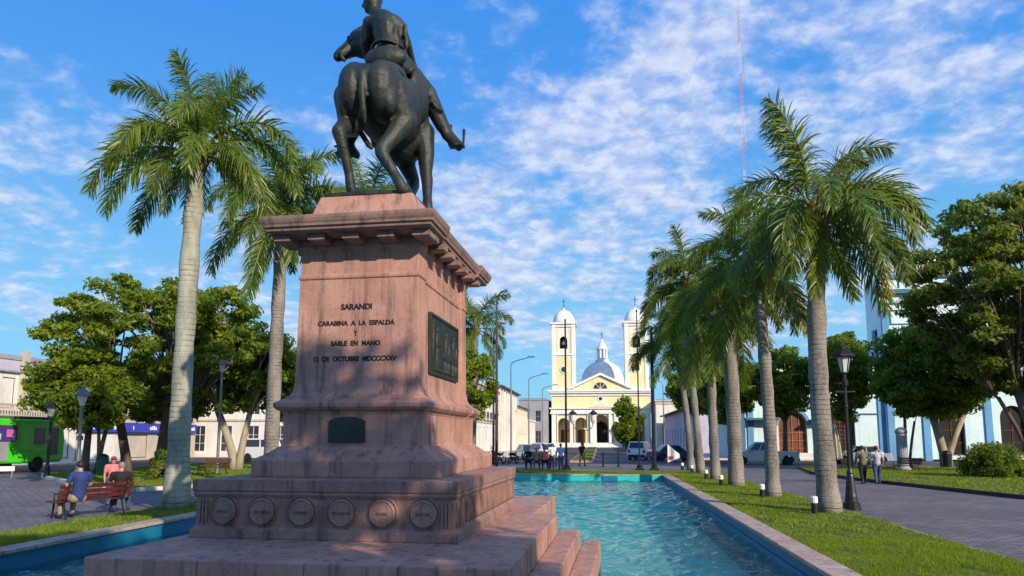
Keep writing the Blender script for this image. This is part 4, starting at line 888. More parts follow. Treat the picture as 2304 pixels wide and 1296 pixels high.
for s_, nm in ((-1, 'left'), (1, 'right')):
    cx = s_ * 8.15; hw = 2.62
    tw = MB(); tw.M = Matrix.Translation((cx - hw, 0.1, 12.76)); tw.wall(2 * hw, 15.0, [(1.75, 3.5, 9.4, 12.2, True)], .6)
    tw.M = Matrix.Translation((cx - hw, .1, 12.76)) @ MSR(2 * hw); tw.wall(2 * hw, 15.0, [(1.75, 3.5, 9.4, 12.2, True)], .6)
    tw.M = Matrix.Translation((cx - hw, .1, 12.76)) @ MSL(2 * hw); tw.wall(2 * hw, 15.0, [(1.75, 3.5, 9.4, 12.2, True)], .6); tw.M = None
    tw.add([(cx - hw, .1 + 2 * hw, 12.76), (cx + hw, .1 + 2 * hw, 12.76), (cx + hw, .1 + 2 * hw, 27.76), (cx - hw, .1 + 2 * hw, 27.76)], [(3, 2, 1, 0)])
    tower = tw.build('tower', M['ivory'], ch)
    b = MB()
    for e in (-1, 1): b.box(cx + e * (hw - .42) - .42, cx + e * (hw - .42) + .42, -.10, .095, 12.77, 27.7)
    for z in (20.6, 27.1): b.box(cx - hw - .08, cx + hw + .08, -.16, .097 if z < 27 else 5.4, z, z + .35)
    b.box(cx - hw - .35, cx + hw + .35, -.30, 5.75, 27.77, 28.2)
    b.build('tower_trim', M['white'], tower)
    b = MB(); b.box(cx - hw + .86, cx + hw - .86, .03, .096, 13.3, 20.3); b.build('tower_panel', M['yellow'], tower)
    b = MB(); b.box(cx - hw + 1.0, cx - hw + 1.35, .04, .096, 21.3, 26.8); b.box(cx + hw - 1.35, cx + hw - 1.0, .04, .096, 21.3, 26.8); b.build('tower_strip', M['yellow'], tower)
    b = MB(); b.M = Matrix.Translation((cx, .02, 17.4)) @ Matrix.Rotation(R(90), 4, 'X'); b.lathe([(.85, 0), (.85, .12), (.62, .14), (.60, .06), (.02, .06)], 20); ck = b.build('round_window', M['white'], tower)
    b = MB(); b.M = Matrix.Translation((cx, -.03, 17.4)) @ Matrix.Rotation(R(90), 4, 'X'); b.lathe([(.60, 0), (.6, .03), (.01, .03)], 20); b.build('pane', M['glass'], ck)
    b = MB(); b.box(cx - 1.0, cx + 1.0, 1.2, 3.6, 22.0, 25.1); b.build('belfry_interior', M['hole'], tower)
    b = MB(); b.lathe([(.42, 23.0), (.36, 23.25), (.26, 23.6), (.12, 23.8), (.04, 24.1)], 14, (cx, .45)); b.build('bell', M['steel'], tower, smooth=True)
    b = MB(); b.lathe([(hw * .98 * math.cos(a), 28.2 + 3.3 * math.sin(a)) for a in [i * math.pi / 2 / 9 for i in range(9)]] + [(.25, 31.5), (.2, 31.9), (.05, 32.0)], 24, (cx, 2.72)); b.build('tower_dome', M['domegrey'], tower, smooth=True)
    b = MB(); b.tube([(cx, 2.72, 31.9), (cx, 2.72, 34.4)], .06, 6); b.box(cx - .4, cx + .4, 2.69, 2.75, 33.5, 33.62); b.build('tower_cross', M['iron'], tower)
dm = MB(); DC = (.6, 17.0); dr = 5.2
dm.lathe([(dr + .2, 12.0), (dr + .2, 15.4), (dr + .45, 15.5), (dr + .45, 15.9), (dr, 16.0)] + [(dr * math.cos(a), 16.0 + 5.1 * math.sin(a)) for a in [i * math.pi / 2 / 12 for i in range(1, 11)]] + [(1.4, 20.98)], 40, DC)
dome = dm.build('dome', M['domegrey'], ch, smooth=True)
b = MB()
for k in range(8): a = R(22.5 + 45 * k); b.box(0, 0, 0, 0, 0, 0); b.tube([(DC[0] + 1.15 * math.cos(a), DC[1] + 1.15 * math.sin(a), 21.1), (DC[0] + 1.15 * math.cos(a), DC[1] + 1.15 * math.sin(a), 23.8)], .24, 6)
b.lathe([(1.7, 20.9), (1.7, 21.3), (1.45, 21.35)], 20, DC); b.lathe([(1.5, 23.8), (1.55, 24.1), (1.25, 24.2), (1.0, 24.9), (.55, 25.7), (.2, 26.4), (.05, 26.6)], 20, DC); b.lathe([(.75, 21.3), (.75, 23.8)], 12, DC)
lan = b.build('lantern', M['white'], dome)
b = MB(); b.tube([(DC[0], DC[1], 26.5), (DC[0], DC[1], 28.4)], .07, 6); b.box(DC[0] - .35, DC[0] + .35, DC[1] - .04, DC[1] + .04, 27.7, 27.84); b.build('dome_cross', M['iron'], lan)

# ---- corner block on the left of the street (two lit faces)
fo = [(1.6 + k * 3.1, 2.9 + k * 3.1, 4.6, 7.4) for k in range(10)] + [(1.6 + k * 3.1, 2.9 + k * 3.1, .6, 3.4) for k in range(10)]
ro = [(1.2 + k * 2.6, 2.3 + k * 2.6, 4.6, 7.3) for k in range(8)] + [(1.2 + k * 2.6, 2.3 + k * 2.6, .5, 3.4) for k in range(8)]
A = thing('house', 'white two storey corner house with tall windows, left of the church street', 'house', (-46, 74, 0)); block(A, 32, 23, 8.6, M['whitestucco'], fo, ro, (), M['lampglass'], M['glass'], (1, 2), [(8.0, 8.15, .12), (8.3, 8.6, .35)], M['beige'])
b = MB()
for k in range(8): b.box(32.003, 32.5, .9 + k * 2.6, 2.6 + k * 2.6, 4.3, 4.42)
b.box(-.05, 32.12, -.12, -.003, 3.9, 4.1); b.box(32.003, 32.12, 0, 23, 3.9, 4.1)
b.build('balcony_slab', M['beige'], A)
b = MB()
for k in range(8):
    b = MB()
    for q in range(9): b.tube([(32.46, .95 + k * 2.6 + q * .2, 4.42), (32.46, .95 + k * 2.6 + q * .2, 5.2)], .014, 4)
    b.box(32.44, 32.48, .9 + k * 2.6, 2.6 + k * 2.6, 5.2, 5.24); b.build('railing', M['iron'], A)
Bd = thing('house', 'pale stone house with pilasters and an overhanging dark roof, second along the left street', 'house', (-28, 98.6, 0))
block(Bd, 14, 22, 9.2, M['beige'], (), [(1.0 + k * 2.8, 2.2 + k * 2.8, 5.0, 8.2) for k in range(7)] + [(1.0 + k * 2.8, 2.2 + k * 2.8, .5, 3.6) for k in range(7)], (), M['white'], M['glass'], (1, 1), [(9.0, 9.25, .3)], M['whitestucco'], .7, M['roofdark'])
b = MB()
for k in range(8): b = MB(); b.box(14.003, 14.25, .1 + k * 2.8, .75 + k * 2.8, 0, 8.98); b.build('pilaster', M['whitestucco'], Bd)
Bc = thing('house', 'cream house with a dark low roof, third along the left street', 'house', (-28, 121, 0))
block(Bc, 14, 18, 7.4, M['cream'], (), [(1.2 + k * 2.8, 2.4 + k * 2.8, 4.0, 6.3) for k in range(6)] + [(1.2 + k * 2.8, 2.4 + k * 2.8, .5, 3.0, True) for k in range(6)], (), M['white'], M['glass'], (1, 1), [(7.2, 7.4, .2)], M['white'], .5, M['roofdark'])
Bw = thing('house', 'low white house just before the church on the left', 'house', (-27, 139.5, 0)); block(Bw, 13.2, 14, 5.6, M['whitestucco'], (), [(1 + k * 2.6, 2.1 + k * 2.6, .6, 3.2) for k in range(5)], (), M['white'], M['glass'], (1, 1), [(5.4, 5.7, .2)], M['white'])
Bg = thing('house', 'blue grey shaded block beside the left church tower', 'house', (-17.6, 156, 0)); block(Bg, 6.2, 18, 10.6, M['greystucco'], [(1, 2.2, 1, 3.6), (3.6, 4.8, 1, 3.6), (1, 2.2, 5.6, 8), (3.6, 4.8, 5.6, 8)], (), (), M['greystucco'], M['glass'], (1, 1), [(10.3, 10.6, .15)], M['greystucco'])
# ---- right of the street
Rl = thing('house', 'long low lilac house with a dark eave along the right of the church street', 'house', (13, 101, 0)); block(Rl, 16, 46, 6.3, M['lilac'], [(2, 3.4, .5, 3.4), (6, 7.4, .5, 3.4), (10, 11.4, .5, 3.4)], (), [(1.5 + k * 4.4, 2.8 + k * 4.4, .5, 3.6) for k in range(10)], M['white'], M['glass'], (1, 1), [(6.1, 6.3, .15)], M['greystucco'], .9, M['roofdark'])
Rc = thing('house', 'pale parapet house with an arched doorway right of the church', 'house', (11.6, 150, 0)); block(Rc, 12, 14, 9.6, M['whitestucco'], [(1.2, 2.6, 1.0, 5.0, True), (4.0, 7.4, .2, 6.2, True), (9.0, 10.4, 1.0, 5.0, True)], (), [(3, 4.4, 1, 5)], M['beige'], M['glass'], (1, 1), [(9.0, 9.25, .15), (9.55, 9.95, .3)], M['beige'])
# ---- left street
Lc = thing('house', 'cream house with lilac cornice bands and tan pilasters at the left edge', 'house', (-44, 31, 0))
block(Lc, .1, 24.5, 8.1, M['whitestucco'], (), [(1.6 + k * 3.0, 2.8 + k * 3.0, 4.3, 6.6) for k in range(8)] + [(1.6 + k * 3.0, 2.8 + k * 3.0, .4, 3.2) for k in range(8)], (), M['white'], M['glass'], (1, 2))
b = MB(); b.box(-12, -.003, 0, 24.5, 0, 8.05); b.build('house_body', M['whitestucco'], Lc)
b = MB(); b.box(.103, .35, 0, 24.5, 7.0, 7.15); b.box(.103, .30, 0, 24.5, 7.95, 8.3); b.build('cornice', M['greystucco'], Lc)
b = MB(); b.box(.103, .22, 0, 24.5, 7.15, 7.95); b.build('lilac_band', M['lilac'], Lc)
b = MB()
for k in range(9): b = MB(); b.box(.104, .5, max(.0, .05 + k * 3.0), .6 + k * 3.0, 4.7, 8.7); b.build('pilaster', M['beige'], Lc)
b = MB(); b.box(.104, 1.0, .5, 24, 3.55, 3.75)
for k in range(95): b.tube([(.92, .6 + k * .247, 3.75), (.92, .6 + k * .247, 4.5)], [.04, .06], 6)
b.box(.84, 1.0, .5, 24, 4.5, 4.62); b.build('balcony', M['beige'], Lc)
Ls = thing('shop', 'shop with a royal blue sign band and white front behind the left park trees', 'shop', (-44, 55.6, 0))
block(Ls, .1, 17.8, 7.4, M['beige'], (), [(.8, 5.4, .3, 2.4, False, 'shop_window'), (6.4, 9.6, .2, 2.4, False, 'shop_window'), (11, 15, .2, 2.4, False, 'shop_window')] + [(2 + k * 3.6, 3.2 + k * 3.6, 4.4, 6.5) for k in range(4)], (), M['white'], M['glass'], (1, 1))
b = MB(); b.box(-12, -.003, 0, 17.8, 0, 7.35); b.build('shop_body', M['beige'], Ls)
b = MB(); b.box(.103, .5, .4, 17.4, 2.62, 3.5); sg = b.build('blue_sign', M['royal'], Ls)
b = MB(); rg = random.Random(5); y = 1.4
while y < 17: w = rg.uniform(.12, .3); b.box(.501, .52, y, y + w, 2.85, 3.25 - rg.random() * .12); y += w + (.08 if rg.random() < .75 else 2.4)
b.build('sign_marks', M['white'], sg)
b = MB(); b.box(.103, .16, .5, 5.6, .2, 2.55); b.build('white_shopfront', M['whitestucco'], Ls)
# ---- aqua theatre on the right
T = thing('theatre', 'aqua and blue theatre with arched openings behind the right-hand trees', 'theatre', (13.7, 70, 0))
b = MB(); b.wall(12.6, 9.2, [(7.3, 9.9, .5, 5.2, True), (3.0, 5.6, .4, 4.6, True)], .6); b.M = MSL(16); b.wall(16, 9.2, [(6, 9, .5, 4.5, True)], .5); b.M = None
b.add([(0, 0, 9.2), (12.6, 0, 9.2), (12.6, 16, 9.2), (0, 16, 9.2)], [(0, 1, 2, 3)])
b.build('wing_wall', M['aqua'], T)
win(T, MF(), (7.3, 9.9, .5, 5.2, True), M['brown'], M['hole'], .3, 'lattice_window', (5, 8), .12)
win(T, MF(), (3.0, 5.6, .4, 4.6, True), M['orange'], M['brown'], .3, 'orange_door', (3, 3), .14)
b = MB()
for cx, w in ((8.6, 1.3), (4.3, 1.3)):
    zt = 5.2 - 1.3 if cx > 6 else 3.3; o_ = [(cx + 1.62 * math.cos(math.pi * k / 14), zt + 1.62 * math.sin(math.pi * k / 14)) for k in range(15)]; i_ = [(cx + 1.32 * math.cos(math.pi * k / 14), zt + 1.32 * math.sin(math.pi * k / 14)) for k in range(14, -1, -1)]
    b.prismy(o_ + i_, -.14, -.003)
b.build('arch_moulding', M['blue'], T)
b = MB()
for z0, z1, pr in ((6.55, 6.72, .16), (8.15, 8.3, .12), (9.0, 9.25, .3)): b.box(-pr, 12.58, -pr, -.003, z0, z1)
b.box(10.3, 12.0, -.1, -.003, 4.25, 4.36)
b.build('trim_line', M['teal'], T)
b = MB()
for x in (.2, 2.0, 6.2, 12.0): b.box(x, x + .55, -.12, -.004, .7, 6.54)
b.build('pilaster', M['blue'], T)
b = MB(); b.box(-.05, 12.58, -.2, -.004, 0, .7); b.build('plinth', M['whitestucco'], T)
b = MB(); b.box(-.1, 2.9, -1.1, -.004, 3.75, 3.95); b.box(5.8, 7.1, -1.0, -.004, 3.6, 3.8); b.build('canopy', M['teal'], T)
b = MB(); b.M = Matrix.Translation((12.6, -.4, 0)); b.wall(26, 17.2, [(4.5 + k * 5.2, 6.7 + k * 5.2, .5, 5.0, True) for k in range(4)] + [(4.6 + k * 5.2, 6.6 + k * 5.2, 7.0, 11.0, True) for k in range(4)], .5)
b.M = Matrix.Translation((12.6, -.4, 0)) @ MSL(3.6); b.wall(3.6, 17.2, [(1.2, 2.6, 9.6, 12.4)], .5); b.M = None
b.add([(12.6, 3.2, 0), (38.6, 3.2, 0), (38.6, 3.2, 17.2), (12.6, 3.2, 17.2)], [(3, 2, 1, 0)])
b.add([(12.6, -.4, 17.2), (38.6, -.4, 17.2), (38.6, 3.2, 17.2), (12.6, 3.2, 17.2)], [(0, 1, 2, 3)]); b.build('main_wall', M['aqua'], T)
for k in range(4):
    mx = Matrix.Translation((12.6, -.4, 0)); win(T, mx, (4.5 + k * 5.2, 6.7 + k * 5.2, .5, 5.0, True), M['brown'], M['hole'], .3, 'arched_door', (1, 2), .1); win(T, mx, (4.6 + k * 5.2, 6.6 + k * 5.2, 7.0, 11.0, True), M['white'], M['glass'], .3, 'arched_window', (1, 2), .1)
win(T, Matrix.Translation((12.6, -.4, 0)) @ MSL(3.6), (1.2, 2.6, 9.6, 12.4), M['blue'], M['hole'], .3, 'window', (1, 1))
b = MB()
for z0, z1, pr in ((14.55, 14.7, .12), (15.5, 15.9, .5), (17.0, 17.25, .25), (6.5, 6.75, .2)): b.box(12.6 - pr, 38.6, -.4 - pr, -.404, z0, z1)
for x0 in (13.4, 18.9, 24.1, 29.3):
    for (z0, z1) in ((12.6, 14.0), (10.2, 12.2)): b.box(x0, x0 + 1.75, -.48, -.404, z0, z0 + .1); b.box(x0, x0 + 1.75, -.48, -.404, z1 - .1, z1); b.box(x0, x0 + .1, -.48, -.404, z0 + .1, z1 - .1); b.box(x0 + 1.65, x0 + 1.75, -.48, -.404, z0 + .1, z1 - .1)
for x in (14.3, 15.0, 20, 20.7): b.box(x, x + .14, -.46, -.404, 16.1, 16.75)
b.build('panel_trim', M['teal'], T)
b = MB()
for x in (12.65, 15.7, 21.0, 26.2, 31.4): b.box(x, x + .6, -.55, -.405, 0, 14.5)
b.build('main_pilaster', M['blue'], T)
b = MB()
for cx in (17.4, 30):
    b = MB(); b.prismy([(cx + 1.7 * math.cos(math.pi * k / 12), 17.26 + 1.5 * math.sin(math.pi * k / 12)) for k in range(13)], -.6, .3); b.build('arched_parapet', M['whitestucco'], T)
#%%FURNITURE
# ------------------------------------------------------------------ lamps, poles, benches, mast
def lantern_lamp(label, x, y, H, big=True):
    t_ = thing('street_lamp', label, 'street lamp', (x, y, 0))
    b = MB(); b.lathe([(.26, 0), (.26, .10), (.24, .12), (.24, .20), (.18, .24), (.17, .40), (.155, .48), (.10, .98), (.085, 1.04), (.10, 1.08), (.085, 1.12), (.055, 1.2)], 12); b.build('base', M['iron'], t_)
    b = MB(); b.lathe([(.055, 1.2), (.048, H * .6), (.075, H * .6 + .04), (.048, H * .6 + .1), (.04, H - 1.35), (.09, H - 1.30), (.10, H - 1.18), (.05, H - 1.10), (.05, H - .95)], 10); b.box(-.28, .28, -.02, .02, H - 1.5, H - 1.46); b.build('post', M['iron'], t_)
    b = MB(); b.lathe([(.10, H - .92), (.19, H - .46)], 6); l = b.build('lantern_glass', M['lampglass'], t_)
    b = MB(); b.lathe([(.08, H - .95), (.12, H - .92), (.12, H - .90)], 6); b.lathe([(.21, H - .46), (.36, H - .42), (.34, H - .38), (.16, H - .24), (.10, H - .20), (.10, H - .14), (.04, H - .08), (.02, H + .02)], 6)
    for k in range(6): a = R(60 * k); b.tube([(.105 * math.cos(a), .105 * math.sin(a), H - .92), (.20 * math.cos(a), .20 * math.sin(a), H - .46)], .014, 4)
    b.build('lantern_cap', M['iron'], t_); return t_
lantern_lamp('black lantern lamp with a flared cast base beside the nearest right palm', 7.30, 22.3, 4.95)
def cap_lamp(label, x, y, H, m, capr=.52):
    t_ = thing('park_lamp', label, 'park lamp', (x, y, 0.1), 0, 'park lamps on the left')
    b = MB(); b.lathe([(.14, 0), (.14, .5), (.10, .55), (.08, .6), (.07, H - .75)], 10); b.box(-.1, .1, -.1, .1, H * .45, H * .45 + .2); b.build('post', m, t_)
    b = MB(); b.lathe([(.09, H - .75), (.20, H - .35), (.20, H - .30)], 10); b.build('lamp_shade', M['lampglass'], t_)
    b = MB(); b.lathe([(capr, H - .30), (capr * .95, H - .26), (capr * .45, H - .06), (.08, H), (.05, H + .1), (.01, H + .14)], 14); b.build('cap', m, t_); return t_
cap_lamp('tall grey pole lamp with a dark conical cap in front of the forked pale tree', -21.3, 38.0, 6.45, M['steel'], .62)
cap_lamp('brown grey pole lamp with a pale flat cap behind the man on the bench', -23.3, 29.7, 4.2, M['steel'], .38)
cap_lamp('dark pole lamp in front of the green bus', -28.3, 33.9, 3.85, M['iron'], .36)
def street_light(label, x, y, H, arm, curved, m, group='tall street lights along the church street'):
    t_ = thing('street_light', label, 'street light', (x, y, 0), 0, group); s_ = 1 if arm > 0 else -1
    b = MB(); pts = [(0, 0, 0), (0, 0, 1.5), (0, 0, H - .9)]; rad = [.11, .10, .065]
    if curved: pts += [(arm * .10, 0, H - .45), (arm * .35, 0, H - .12), (arm * .7, 0, H - .02)]; rad += [.06, .05, .045]
    else: pts += [(arm * .04, 0, H - .62), (arm * .2, 0, H - .42), (arm * .7, 0, H - .10)]; rad += [.06, .05, .045]
    b.tube(pts, rad, 8); b.build('post', m, t_)
    b = MB(); b.loft([(H - .08, min(arm * .68, arm), max(arm * .68, arm), -.14, .14), (H + .06, min(arm * .7, arm * .97), max(arm * .7, arm * .97), -.10, .10)]); b.build('lamp_head', M['steel'], t_); return t_
street_light('nearest tall black street light with a curved neck right of the pedestal', -6.85, 47.3, 12.1, .75, True, M['iron'])
street_light('black street light right behind the nearest one, with a short right arm', -8.95, 60.0, 11.9, 1.1, True, M['iron'])
street_light('grey street light with a long arm in front of the white corner house', -9.0, 72.5, 10.4, 2.5, False, M['steel'])
street_light('grey street light with a long arm beside the second left house', -9.0, 91.0, 10.3, 2.5, False, M['steel'])
street_light('small far street light left of the church', -9.0, 113.0, 10.5, 2.5, False, M['steel'])
street_light('lone street light on the right of the church street', 9.1, 104.0, 10.6, -2.0, False, M['steel'])
def flagpole(label, x, y, H, r, arm=False):
    t_ = thing('flagpole', label, 'flagpole', (x, y, 0), 0, 'poles standing beyond the far end of the pool')
    b = MB(); b.box(-.3, .3, -.3, .3, 0, .14); b.lathe([(.2, .14), (.2, .3), (.12, .36)], 10); b.build('base', M['iron'], t_)
    b = MB(); b.lathe([(r, .3), (r, 2.5), (r * .7, H - .15), (.05, H - .12), (.07, H - .06), (.04, H), (.01, H + .03)], 10)
    if arm: b.box(-.25, 1.0, -.03, .03, H - .45, H - .40)
    b.build('pole', M['iron'], t_); return t_
flagpole('slim dark flagpole in front of the left church tower', -2.2, 47.1, 10.0, .075)
flagpole('thin grey flagpole in front of the right church tower', 2.55, 47.6, 10.6, .05)
flagpole('thick black pole with a short cross arm near the far right pool corner', 3.5, 47.8, 9.4, .13, True)
# double lantern in the street median
t_ = thing('street_lamp', 'white double-lantern lamp on the street median before the church', 'street lamp', (-1.45, 63.0, 0.16))
b = MB(); b.lathe([(.16, 0), (.14, .6), (.07, .8), (.05, 3.0), (.04, 3.6)], 10)
for s_ in (-1, 1): b.tube([(0, 0, 2.7), (s_ * .35, 0, 2.55), (s_ * .75, 0, 2.8), (s_ * .9, 0, 3.15)], .035, 6)
b.build('post', M['iron'], t_)
for s_ in (-1, 1):
    b = MB(); b.lathe([(.10, 3.15), (.24, 3.45), (.26, 3.85), (.2, 4.0)], 12, (s_ * .9, 0)); l = b.build('lantern_glass', M['lampglass'], t_)
    b = MB(); b.lathe([(.40, 4.0), (.30, 4.15), (.12, 4.28), (.02, 4.4)], 12, (s_ * .9, 0)); b.build('lantern_cap', M['iron'], l)
# garden spotlights at the palm feet
def spot(label, x, y):
    t_ = thing('garden_light', label, 'garden light', (x, y, .03), 0, 'garden lights at the palm feet')
    b = MB(); b.lathe([(.09, 0), (.09, .27), (.08, .29)], 12); b.build('post', M['iron'], t_); b = MB(); b.lathe([(.08, .29), (.095, .30), (.095, .44), (.08, .47), (.02, .48)], 12); b.build('cap', M['white'], t_)
spot('white-topped garden light touching the nearest right palm', 5.82, 20.75); spot('white-topped garden light left of the second right palm', 5.55, 25.9); spot('white-topped garden light left of the broad scarred right palm', 5.15, 31.9)
spot('white-topped garden light left of the fourth right palm', 5.25, 37.0); spot('white-topped garden light left of the tall far palm', 5.3, 43.0); spot('white-topped garden light at the farthest right palm', 5.2, 47.0); spot('white-topped garden light right of the leaning left palm', -11.85, 20.4)
# benches
def bench(label, x, y, rz, L=1.8, wood=None, z=0, group=None):
    t_ = thing('park_bench', label, 'bench', (x, y, z), rz, group); wood = wood or M['redwood']      # sits facing -y
    b = MB()
    for k in range(4): b.box(-L / 2, L / 2, -.25 + k * .125, -.15 + k * .125, .43, .465)
    b.build('seat', wood, t_, bevel=.006); b = MB()
    for k in range(3): y0 = .27 + k * .045; z0 = .52 + k * .135; b.prismx([(y0, z0), (y0 + .03, z0 - .008), (y0 + .065, z0 + .10), (y0 + .035, z0 + .108)], -L / 2, L / 2)
    b.build('backrest', wood, t_, bevel=.005)
    for s_ in (-1, 1):
        b = MB(); xx = s_ * (L / 2 - .22)
        b.tube([(xx, -.30, 0), (xx, -.24, .42), (xx, .24, .42), (xx, .30, .5), (xx, .42, .92)], .028, 6); b.tube([(xx, .36, 0), (xx, .20, .42)], .028, 6); b.tube([(xx, -.24, .42), (xx, -.26, .64), (xx, .30, .66)], .022, 6)
        b.build('leg', M['iron'], t_)
    return t_
bench('red brown slatted bench by the left lawn strip with two people on it', -13.75, 18.05, R(-112), 2.0)
bench('red bench beyond the pool end with people gathered around it', -4.2, 48.8, R(8), 2.0)
bench('brown bench under the conical-cap lamp on the left lawn', -20.4, 35.9, R(-12), 1.8, M['brown'], .1)
bench('brown bench beside the stone pillar at the right lawn kerb', 18.3, 46.0, R(-65), 1.8, M['brown'], 0)
bench('far red bench against the pale wall on the left', -22.0, 55.5, R(0), 2.2)
# pillar, bins
t_ = thing('stone_pillar', 'grey stone pillar with a low domed top by the right park lawn', 'pillar', (18.7, 47.4, 0.0))
b = MB(); b.lathe([(.45, 0), (.45, .22), (.36, .28), (.33, .4), (.30, 2.35), (.36, 2.42), (.36, 2.52)], 16); b.build('shaft', M['greystucco'], t_)
b = MB(); b.lathe([(.34, 2.52), (.32, 2.60), (.22, 2.70), (.05, 2.78)], 14); b.build('top', M['beige'], t_)
def bin_(label, x, y, m, z=.12):
    t_ = thing('litter_bin', label, 'litter bin', (x, y, z)); b = MB(); b.lathe([(.26, .06), (.30, .85), (.32, .87), (.32, .92)], 14); b.build('body', m, t_)
    b = MB(); b.lathe([(.30, .93), (.28, 1.02), (.16, 1.12), (.02, 1.15)], 14); b.build('lid', M['iron'], t_); b = MB(); b.tube([(0, 0, -.1), (0, 0, .06)], .08, 8); b.build('foot', M['iron'], t_)
bin_('dark litter bin on the far right lawn', 23.0, 51.2, M['iron']); bin_('green litter bin at the left lawn kerb', -26.2, 35.2, M['bin'])
# bollards beyond the pool
for k, x in enumerate((-3.2, .2, 1.3, 6.2)):
    t_ = thing('bollard', ['iron bollard between the red bench and the slim dark flagpole', 'iron bollard left of the street median axis', 'iron bollard in the middle of the street mouth', 'iron bollard by the farthest right palm'][k], 'bollard', (x, 52.5, 0), 0, 'bollards beyond the pool')
    b = MB(); b.lathe([(.10, 0), (.09, .1), (.065, .15), (.06, .95), (.085, 1.0), (.05, 1.1), (.01, 1.14)], 10); b.build('post', M['iron'], t_)
# mast
t_ = thing('radio_mast', 'very tall thin red and white lattice radio mast behind the right palms', 'radio mast', (52.0, 250, 0))
b = MB(); A3 = [(0.42 * math.cos(R(a)), 0.42 * math.sin(R(a))) for a in (90, 210, 330)]
for x, y in A3: b.tube([(x, y, 0), (x, y, 185)], .055, 5)
for k in range(92):
    for j in range(3):
        p, q = A3[j], A3[(j + 1) % 3]; b.tube([(p[0], p[1], k * 2), (q[0], q[1], k * 2 + 2)], .03, 4); b.tube([(p[0], p[1], k * 2), (q[0], q[1], k * 2)], .028, 4)
b.build('lattice', M['mast'], t_)
b = MB()
for a in (20, 140, 260):
    for z in (60, 120, 180): b.tube([(0, 0, z), (90 * math.cos(R(a)), 90 * math.sin(R(a)), 0)], .02, 4)
b.build('guy_wire', M['steel'], t_)
# feather banner
t_ = thing('banner', 'white and red banner leaning at the roadside by the right kerb', 'banner', (4.75, 52.0, 0), R(-15))
b = MB(); b.tube([(0, 0, 0), (.0, 0, 1.7)], .02, 6); b.build('pole', M['steel'], t_)
b = MB()
for i in range(8):
    u = i / 7
for i in range(7):
    x0, x1 = i * .12, i * .12 + .12; y0, y1 = .05 * math.sin(i * 1.1), .05 * math.sin(i * 1.1 + 1.1); b.add([(x0, y0, .35 + i * .05), (x1, y1, .40 + i * .05), (x1, y1, 1.55 - i * .10), (x0, y0, 1.65 - i * .10)], [(0, 1, 2, 3)])
o = b.build('cloth', M['white'], t_); sm = o.modifiers.new('s', 'SOLIDIFY'); sm.thickness = .012
b = MB(); b.box(.12, .5, -.02, .0, .6, .8); b.M = None; b.build('red_mark', M['red'], t_)

t_ = thing('parasol', 'folded grey green parasol with a cream edge behind the nearest right palm', 'parasol', (14.9, 48.0, 0))
b = MB(); b.lathe([(.25, 0), (.25, .08), (.04, .10), (.03, 3.0), (.01, 3.05)], 8); b.build('pole', M['steel'], t_)
b = MB(); b.lathe([(.34, .75), (.36, .9), (.30, 1.5), (.20, 2.3), (.06, 2.95), (.02, 3.0)], 10); b.build('canopy', M['olive'], t_, smooth=True)
b = MB()
for k in range(5): a = k * 1.2566 - .3; b.tube([(.37 * math.cos(a), .37 * math.sin(a), .8), (.31 * math.cos(a), .31 * math.sin(a), 1.5), (.21 * math.cos(a), .21 * math.sin(a), 2.3), (.06 * math.cos(a), .06 * math.sin(a), 2.96)], .03, 5)
b.build('canopy_edge', M['cream'], t_)

